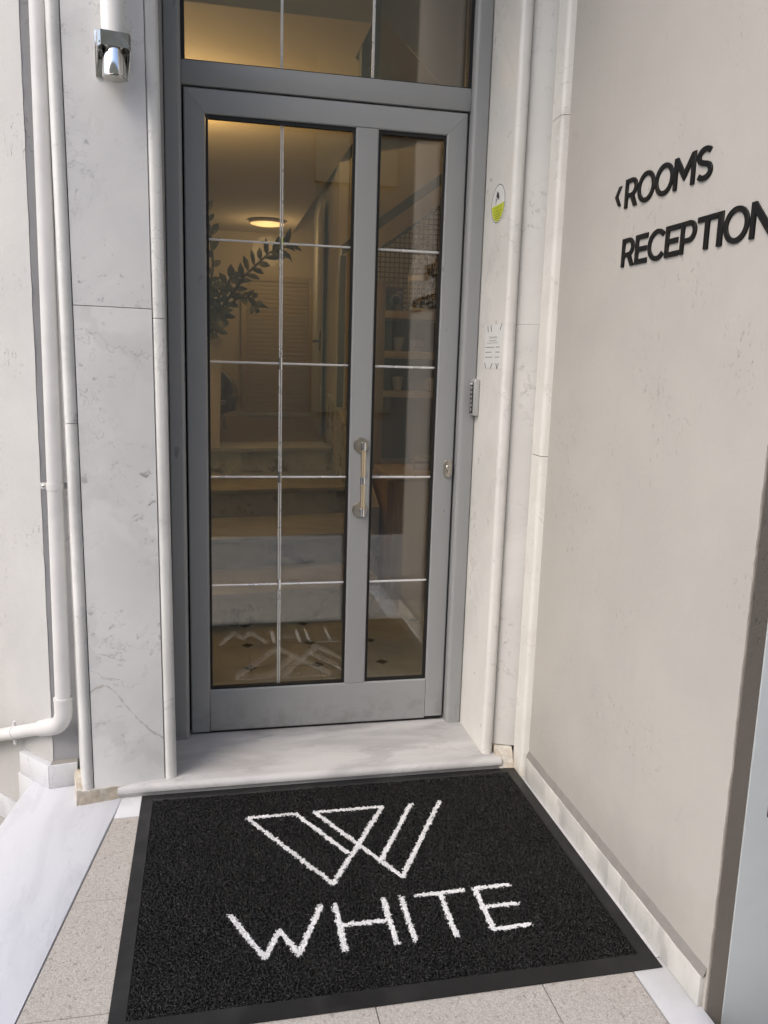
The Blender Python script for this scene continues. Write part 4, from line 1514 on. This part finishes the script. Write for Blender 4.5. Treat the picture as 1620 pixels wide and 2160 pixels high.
# ------------------------------------------------------------------ lobby: roller shutter door at the back, its frame and handle plate
ZL = zst[3]
sh = thing('shutter_door', (0.84, 6.5, ZL), 'cream slatted shutter door at the far end of the lobby', 'shutter door')
YS = 6.56
box('door_frame', 0.43, 0.49, YS - 0.03, YS + 0.03, ZL, 2.26, 'shutter', sh, bev=0.004)
box('door_frame', 1.18, 1.235, YS - 0.03, YS + 0.03, ZL, 2.26, 'shutter', sh, bev=0.004)
box('door_frame', 0.4905, 1.1795, YS - 0.03, YS + 0.03, 2.2, 2.26, 'shutter', sh, bev=0.004)
z = ZL + 0.06
bm0 = None
first = None
while z < 2.19:
    if first is None:
        first = box('slat', 0.4915, 1.1785, YS - 0.012, YS + 0.004, z, z + 0.0462, 'shutter', sh, bev=0.003, seg=2)
        zf0 = z
    else:
        c = first.copy()
        COL.objects.link(c)
        c.parent = sh
        c.location.z = first.location.z + (z - zf0)
    z += 0.0475
box('sill', 0.40, 1.26, YS - 0.05, YS + 0.03, ZL + 0.001, ZL + 0.055, 'marble_tread', sh, bev=0.004)

# side window frames pale panel left of it (pale curtain wall panel)
pdoor = thing('passage_door', (1.04, 4.4, ZL), 'pale passage door with dark lever handle beside the shutter door', 'door')


def wq(x, y):      # point on the slanted separating wall face
    return (0.98 + (y - 3.6) * 0.08 - 0.006, y)


prism('leaf', [wq(0, 4.15), wq(0, 5.0), (wq(0, 5.0)[0] - 0.012, 5.0), (wq(0, 4.15)[0] - 0.012, 4.15)], ZL + 0.002, ZL + 1.95, 'wall_in_white', pdoor, bev=0.002)
hx0, hy0 = wq(0, 4.25)
box('handle_plate', hx0 - 0.022, hx0 - 0.013, hy0 - 0.02, hy0 + 0.02, 1.44, 1.60, 'wire', pdoor)
tube('handle', [(hx0 - 0.02, hy0, 1.52), (hx0 - 0.06, hy0, 1.52), (hx0 - 0.062, hy0 + 0.10, 1.52)], 0.010, 'wire', pdoor, 10)

# ------------------------------------------------------------------ lobby: lit ceiling dish lamps
def dish(x, y, zc, label, power):
    t = thing('ceiling_lamp', (x, y, zc), label, 'ceiling lamp', 'round ceiling lamps in the lobby')
    lathe('lamp_body', [(0.15, 0.0), (0.178, -0.008), (0.182, -0.030), (0.174, -0.032)], (x, y, zc), 'shutter', t, 'Z', 40)
    lathe('diffuser', [(0.172, -0.026), (0.168, -0.034), (0.13, -0.044), (0.08, -0.049), (0.01, -0.051)], (x, y, zc), 'glow', t, 'Z', 40)
    ld = bpy.data.lights.new('bulb', 'POINT')
    ld.energy = power
    ld.color = (1.0, 0.70, 0.38)
    ld.shadow_soft_size = 0.15
    lo_ = bpy.data.objects.new('bulb', ld)
    COL.objects.link(lo_)
    lo_.parent = t
    lo_.location = (0, 0, -0.30)
    return t


dish(0.66, 5.75, 2.718, 'glowing round ceiling lamp seen through the upper left glass', 2.6)
ul = thing('unseen_uplighter', (-0.17, 1.95, 2.40), 'bowl shaped pendant uplighter added unseen left of the door for the warm ceiling glow', 'pendant lamp')  # added out of view for the ceiling glow; its bowl blocks light downward
lathe('bowl', [(0.02, 0.0), (0.12, 0.012), (0.19, 0.06), (0.21, 0.11), (0.205, 0.11), (0.185, 0.066), (0.115, 0.02), (0.02, 0.008)], (-0.17, 1.95, 2.36), 'wire', ul, 'Z', 32)
tube('hanger', [(-0.17, 1.95, 2.365), (-0.17, 1.95, 2.72)], 0.006, 'wire', ul, 8)
ld = bpy.data.lights.new('bulb', 'POINT')
ld.energy = 23.0
ld.color = (1.0, 0.66, 0.30)
ld.shadow_soft_size = 0.03
lo_ = bpy.data.objects.new('bulb', ld)
COL.objects.link(lo_)
lo_.parent = ul
lo_.location = (0.05, 0, 0.055)

# ------------------------------------------------------------------ lobby: potted plant on the landing
pt = thing('potted_plant', (0.02, 3.25, 0.532), 'dark leafy zamia plant in a tall pot behind the left pane', 'plant')
bm = bmesh.new()
add_prism(bm, [(-0.13, 3.1), (0.145, 3.1), (0.145, 3.4), (-0.13, 3.4)], 0.716, 1.495, [(-0.16, 3.07), (0.165, 3.07), (0.165, 3.43), (-0.16, 3.43)])
finish('planter', bm, 'china', pt)
box('soil', -0.15, 0.155, 3.08, 3.42, 1.47, 1.4965, 'dry', pt)
LV = bmesh.new()
STM = bmesh.new()


def leaf_at(bm, p, d, up, L, W):
    d = d.normalized()
    s = d.cross(up)
    if s.length < 1e-3:
        s = Vector((1, 0, 0))
    s.normalize()
    n_ = s.cross(d)
    mids = [bm.verts.new(p + d * L * t + n_ * L * 0.10 * math.sin(t * 3.14)) for t in (0, .3, .65, 1)]
    l1 = [bm.verts.new(p + d * L * t + s * W * k + n_ * L * 0.16 * math.sin(t * 3.14)) for t, k in ((.3, .42), (.62, .46))]
    r1 = [bm.verts.new(p + d * L * t - s * W * k + n_ * L * 0.16 * math.sin(t * 3.14)) for t, k in ((.3, .42), (.62, .46))]
    bm.faces.new((mids[0], mids[1], l1[0]))
    bm.faces.new((mids[1], mids[2], l1[1], l1[0]))
    bm.faces.new((mids[2], mids[3], l1[1]))
    bm.faces.new((mids[0], r1[0], mids[1]))
    bm.faces.new((mids[1], r1[0], r1[1], mids[2]))
    bm.faces.new((mids[2], r1[1], mids[3]))


def frond(pts, nleaf, L, W):
    P = [Vector(p) for p in pts]
    # quadratic sampling through points
    fine = []
    for a, b in zip(P, P[1:]):
        for k in range(6):
            fine.append(a.lerp(b, k / 6))
    fine.append(P[-1])
    add_tube(STM, fine, [0.011 * (1 - 0.7 * i / len(fine)) + 0.002 for i in range(len(fine))], 6)
    for k in range(nleaf):
        t = 0.22 + 0.78 * k / (nleaf - 1)
        f = t * (len(fine) - 1)
        i = min(int(f), len(fine) - 2)
        p = fine[i].lerp(fine[i + 1], f - i)
        tg = (fine[i + 1] - fine[i]).normalized()
        sd = tg.cross(Vector((0.2, -1, 0.3))).normalized() * (1 if k % 2 else -1)
        d = sd * random.uniform(0.7, 1.1) + tg * random.uniform(0.5, 0.9) + Vector((random.uniform(-.3, .3), random.uniform(-.5, .5), random.uniform(-.1, .25)))
        leaf_at(LV, p, d, Vector((random.uniform(-.4, .4), -1, random.uniform(0, 1))), L * random.uniform(0.75, 1.15), W * random.uniform(0.8, 1.2))


B0 = Vector((0.05, 3.25, 1.48))
frond([B0, (0.18, 3.2, 1.72), (0.33, 3.15, 1.93), (0.50, 3.12, 2.09), (0.63, 3.1, 2.14)], 26, 0.115, 0.040)
frond([B0, (0.17, 3.2, 1.68), (0.29, 3.15, 1.78), (0.38, 3.1, 1.77), (0.42, 3.08, 1.70)], 16, 0.075, 0.04)
frond([B0, (0.08, 3.22, 1.75), (0.11, 3.2, 2.0), (0.09, 3.2, 2.25), (0.03, 3.2, 2.40)], 16, 0.10, 0.046)
frond([B0, (0.02, 3.2, 1.8), (-0.08, 3.2, 2.1), (-0.2, 3.2, 2.3)], 16, 0.11, 0.06)
frond([B0, (0.10, 3.2, 1.65), (0.16, 3.15, 1.80), (0.24, 3.12, 1.92)], 14, 0.10, 0.055)
frond([B0, (0.09, 3.15, 1.60), (0.15, 3.1, 1.66), (0.20, 3.08, 1.62)], 16, 0.09, 0.05)
frond([B0, (0.06, 3.12, 1.58), (0.10, 3.02, 1.60), (0.13, 2.98, 1.52)], 16, 0.09, 0.05)
frond([B0, (0.04, 3.2, 1.62), (0.05, 3.15, 1.76), (0.10, 3.12, 1.84)], 16, 0.09, 0.05)
finish('foliage', LV, 'leaf', pt)
finish('stem', STM, 'stem', pt)

# ------------------------------------------------------------------ lobby: tub chair on the landing
ch = thing('tub_chair', (0.10, 5.0, ZL), 'brown rounded tub chair on the landing behind the left pane', 'chair')
bm = bmesh.new()
n = 20
prev = None
for k in range(n + 1):
    a = math.radians(-40 + 260 * k / n)
    hgt = 0.30 + 0.24 * max(0, math.sin(a)) ** 0.6
    ring = []
    for r, z in ((0.23, 0.18), (0.215, hgt * 0.9 + 0.0), (0.225, hgt), (0.265, hgt), (0.285, hgt * 0.9), (0.26, 0.16)):
        ring.append(bm.verts.new((0.06 + r * math.cos(a), 5.0 + r * math.sin(a), ZL + z)))
    if prev:
        for q in range(6):
            bm.faces.new((prev[q], prev[(q + 1) % 6], ring[(q + 1) % 6], ring[q]))
    else:
        bm.faces.new(ring)
    prev = ring
bm.faces.new(prev[::-1])
finish('backrest', bm, 'leather', ch, smooth=60)
lathe('seat', [(0.2, 0.14), (0.235, 0.16), (0.235, 0.22), (0.2, 0.25), (0.05, 0.262)], (0.06, 5.0, ZL), 'leather', ch, 'Z', 28)
for sx, sy in ((-1, -1), (1, -1), (-1, 1), (1, 1)):
    tube('leg', [(0.06 + sx * 0.13, 5.0 + sy * 0.13, ZL + 0.15), (0.06 + sx * 0.16, 5.0 + sy * 0.16, ZL)], 0.014, 'wood_dark', ch, 8)

# ------------------------------------------------------------------ lobby right: cupboard, shelves and ornaments
cp = thing('low_cupboard', (1.4, 1.9, ZT), 'taupe low cupboard behind the narrow right pane', 'cupboard')
box('carcass', 1.10, 2.15, 1.63, 2.12, ZT, 0.695, 'wood_taupe', cp)
box('top_board', 1.085, 2.16, 1.60, 2.13, 0.697, 0.727, 'wood_taupe', cp, bev=0.002)
box('door_front', 1.125, 1.62, 1.612, 1.629, 0.03, 0.69, 'wood_taupe', cp, bev=0.0015)
box('door_front', 1.624, 2.14, 1.612, 1.629, 0.03, 0.69, 'wood_taupe', cp, bev=0.0015)
box('side_panel', 1.07, 1.0995, 1.64, 2.12, ZT, 0.695, 'wood', cp)

sf = thing('shelf_unit', (1.4, 2.3, 0.73), 'brown open shelf unit standing on the low cupboard', 'shelf unit')
box('upright', 1.068, 1.130, 2.14, 2.42, ZT, 1.84, 'wood', sf, bev=0.002)
box('upright', 2.08, 2.14, 2.14, 2.42, ZT, 1.84, 'wood', sf, bev=0.002)
for z0, z1 in ((1.144, 1.184), (1.382, 1.426), (1.622, 1.668)):
    box('shelf', 1.1305, 2.0795, 2.13, 2.41, z0, z1, 'wood_taupe', sf, bev=0.002)
box('back_panel', 1.131, 2.079, 2.415, 2.43, 0.73, 1.62, 'wood_dark', sf)


def cup(x, z, label, s=1.0):
    o = lathe('white_cup', [(0.022 * s, 0), (0.026 * s, 0.002), (0.040 * s, 0.085 * s), (0.037 * s, 0.085 * s), (0.02 * s, 0.012)], (0, 0, 0), 'china', None, 'Z', 24)
    o.location = (x, 2.22, z)
    tag(o, label, 'cup', 'white cups on the shelves')


cup(1.232, 1.4265, 'tapered white cup on the middle shelf beside a small box')
cup(1.236, 1.1845, 'tapered white cup on the lower shelf, nearest the upright')
cup(1.46, 1.1845, 'tapered white cup on the lower shelf, farther right', 0.95)
bx = thing('small_box', (1.35, 2.22, 1.427), 'small pink box with a dark clover mark on the middle shelf', 'box')
box('carton', 1.315, 1.390, 2.19, 2.26, 1.4265, 1.50, 'lavender', bx, bev=0.002)
bm = bmesh.new()
for dx, dz in ((0, 0.012), (-0.010, -0.004), (0.010, -0.004)):
    bmesh.ops.create_circle(bm, cap_ends=True, radius=0.0085, segments=12, matrix=Matrix.Translation((1.3525 + dx, 2.1885 - abs(dx) * 0.01 - dz * 0.01, 1.462 + dz)) @ Matrix.Rotation(math.pi / 2, 4, 'X'))
finish('clover_mark', bm, 'purple', bx, smooth=0)

ck2 = thing('round_ornament', (1.21, 2.2, 1.669), 'dark round ornament with a bow on the upper shelf', 'ornament')
box('card', 1.150, 1.262, 2.235, 2.245, 1.6685, 1.815, 'purple', ck2)
lathe('dial', [(0.038, 0.0), (0.040, -0.01), (0.030, -0.018)], (1.212, 2.232, 1.735), 'lavender', ck2, 'Y', 28)
lathe('dial_face', [(0.026, 0.0), (0.024, -0.006)], (1.212, 2.2135, 1.735), 'keyblack', ck2, 'Y', 24)
for s in (-1, 1):
    bm = bmesh.new()
    bmesh.ops.create_icosphere(bm, subdivisions=2, radius=0.012, matrix=Matrix.Translation((1.232 + s * 0.011, 2.215, 1.782)) @ Matrix.Diagonal((1, 0.5, 0.7, 1)))
    finish('bow', bm, 'lavender', ck2)
lathe('jar', [(0.024, 0), (0.027, 0.004), (0.022, 0.035)], (1.222, 2.205, 1.6685), 'lavender', ck2, 'Z', 20)

cg = thing('bird_cage', (1.40, 2.28, 1.669), 'white wire bird cage with dry flowers on the shelf unit', 'bird cage')
cgx, cgy, z0 = 1.395, 2.25, 1.6685
lathe('cage_base', [(0.105, 0), (0.11, 0.004), (0.11, 0.022), (0.10, 0.026)], (cgx, cgy, z0), 'cagewire', cg, 'Z', 32)
bm = bmesh.new()
nw = 22
for k in range(nw):
    a = 2 * math.pi * k / nw
    pth = [(cgx + 0.10 * math.cos(a), cgy + 0.10 * math.sin(a), z0 + 0.02 + 0.20 * t) for t in (0, 1)]
    for q in range(1, 7):
        b_ = math.pi / 2 * q / 6
        pth.append((cgx + 0.10 * math.cos(b_) * math.cos(a), cgy + 0.10 * math.cos(b_) * math.sin(a), z0 + 0.22 + 0.13 * math.sin(b_)))
    add_tube(bm, pth, 0.0014, 4, False)
for z_, r_ in ((0.215, 0.101), (0.19, 0.101), (0.07, 0.101)):
    pth = [(cgx + r_ * math.cos(2 * math.pi * k / 32), cgy + r_ * math.sin(2 * math.pi * k / 32), z0 + z_) for k in range(33)]
    add_tube(bm, pth, 0.0022, 5, False)
pth = [(cgx + 0.02 * math.cos(2 * math.pi * k / 16), cgy, z0 + 0.37 + 0.02 * math.sin(2 * math.pi * k / 16)) for k in range(17)]
add_tube(bm, pth, 0.0018, 5, False)
finish('cage_wire', bm, 'cagewire', cg)
bm = bmesh.new()
lathe('cage_band', [(0.1005, 0.0), (0.1025, 0.0), (0.1025, 0.024), (0.1005, 0.024)], (cgx, cgy, z0 + 0.192), 'cagewire', cg, 'Z', 36)
bm.free()
bm = bmesh.new()
for k in range(150):
    p = Vector((cgx + random.gauss(0.01, 0.045), cgy - 0.08 + random.gauss(0, 0.02), z0 + 0.03 + abs(random.gauss(0, 0.022))))
    leaf_at(bm, p, Vector((random.uniform(-1, 1), random.uniform(-1, .3), random.uniform(-.8, 1))), Vector((0, -1, 0.3)), 0.020, 0.010)
for k in range(70):
    p = Vector((cgx + 0.045 + random.gauss(0, 0.022), cgy - 0.09 + random.gauss(0, 0.015), z0 + 0.21 + random.gauss(0, 0.024)))
    leaf_at(bm, p, Vector((random.uniform(-1, 1), random.uniform(-1, .3), random.uniform(-.8, 1))), Vector((0, -1, 0.3)), 0.020, 0.011)
finish('dry_flowers', bm, 'dry', cg)["kind"] = "stuff"

bt = thing('glass_bottle', (1.34, 1.85, 0.728), 'small clear glass bottle lying on the low cupboard', 'bottle')
bm = bmesh.new()
add_tube(bm, [(1.245, 1.85, 0.795), (1.255, 1.85, 0.795), (1.262, 1.85, 0.795), (1.42, 1.85, 0.797)], [0.008, 0.008, 0.024, 0.024], 18)
finish('bottle_body', bm, 'bottle', bt)
box('stand', 1.27, 1.40, 1.82, 1.88, 0.728, 0.770, 'bottle', bt, bev=0.008)

# ------------------------------------------------------------------ lobby right: upper stair flight, handrail and wire mesh
ra = thing('stair_railing', (1.2, 2.7, 1.8), 'grey stair handrail with wire mesh rising behind the right pane', 'railing')
y_r = 2.62
slope = (2.557 - 2.234) / (1.588 - 1.154)
def rz_(x):
    return 2.234 + slope * (x - 1.154)
bm = bmesh.new()
sec = [(0.925, rz_(0.925) - 0.035), (2.28, rz_(2.28) - 0.035), (2.28, rz_(2.28) + 0.035), (0.925, rz_(0.925) + 0.035)]
a = [bm.verts.new((x, y_r - 0.02, z)) for x, z in sec]
b = [bm.verts.new((x, y_r + 0.02, z)) for x, z in sec]
bm.faces.new(a)
bm.faces.new(b[::-1])
for i in range(4):
    j = (i + 1) % 4
    bm.faces.new((a[i], b[i], b[j], a[j]))
finish('handrail', bm, 'rail', ra)
box('post', 0.915, 0.955, y_r - 0.02, y_r + 0.02, 1.05, rz_(0.935) - 0.04, 'rail', ra)
bm = bmesh.new()
ztop = lambda x: rz_(x) - 0.17
x = 1.06
while x < 2.27:
    add_tube(bm, [(x, y_r, 1.70), (x, y_r, ztop(x))], 0.0035, 4, False)
    x += 0.032
z = 1.72
while z < 2.9:
    xa = max(1.05, (z + 0.17 - 2.234) / slope + 1.154)
    if xa < 2.25:
        add_tube(bm, [(xa, y_r + 0.005, z), (2.27, y_r + 0.005, z)], 0.0035, 4, False)
    z += 0.032
mesh = finish('wire_mesh', bm, 'wire', ra)
mesh["kind"] = "stuff"
bm = bmesh.new()
add_tube(bm, [(1.0, y_r, ztop(1.0)), (2.28, y_r, ztop(2.28))], 0.009, 6)
finish('mesh_rail', bm, 'wire', ra)
# underside of the upper flight (plaster wedge) and slim column
up = thing('upper_flight', (1.4, 1.6, 2.5), 'white plastered underside of the upper stair flight behind the transom', 'stair soffit')
bm = bmesh.new()
sec = [(0.87, 2.928), (1.28, 2.54), (2.29, 1.95), (2.29, 2.928)]
sec = [(0.60 + 0.0, 3.118), (0.788, 2.938), (1.131, 2.617), (2.29, 1.53), (2.29, 3.118)]
a = [bm.verts.new((max(x, 0.743), 1.05, z)) for x, z in sec]
b = [bm.verts.new((max(x, 0.743), 1.054, z)) for x, z in sec]
bm.faces.new(a)
bm.faces.new(b[::-1])
for i in range(5):
    j = (i + 1) % 5
    bm.faces.new((a[i], b[i], b[j], a[j]))
finish('soffit', bm, 'wall_in_white', up)
cl_ = thing('slim_column', (0.785, 1.0, ZT), 'slim dark post behind the transom glass', 'post')
box('shaft', 0.745, 0.825, 0.97, 1.04, ZT + 0.003, 3.118, 'rail', cl_)

# ------------------------------------------------------------------ across the street: neighbouring house that the glass reflects
ob = thing('opposite_house', (0, -9.5, ZS), 'plain grey house across the street, mirrored faintly in the glass', 'house')
box('wall', -9, 26, -12, -9.5, ZS - 0.1, 7.2, 'opp', ob)
for i in range(8):
    for j in range(2):
        x = -8 + i * 3.2
        z = 0.6 + j * 3.3
        w_ = box('window', x, x + 1.2, -9.498, -9.43, z, z + 1.7, 'shutter', ob)
        box('window_pane', x + 0.1, x + 1.1, -9.43, -9.425, z + 0.1, z + 1.6, 'shutter', w_)
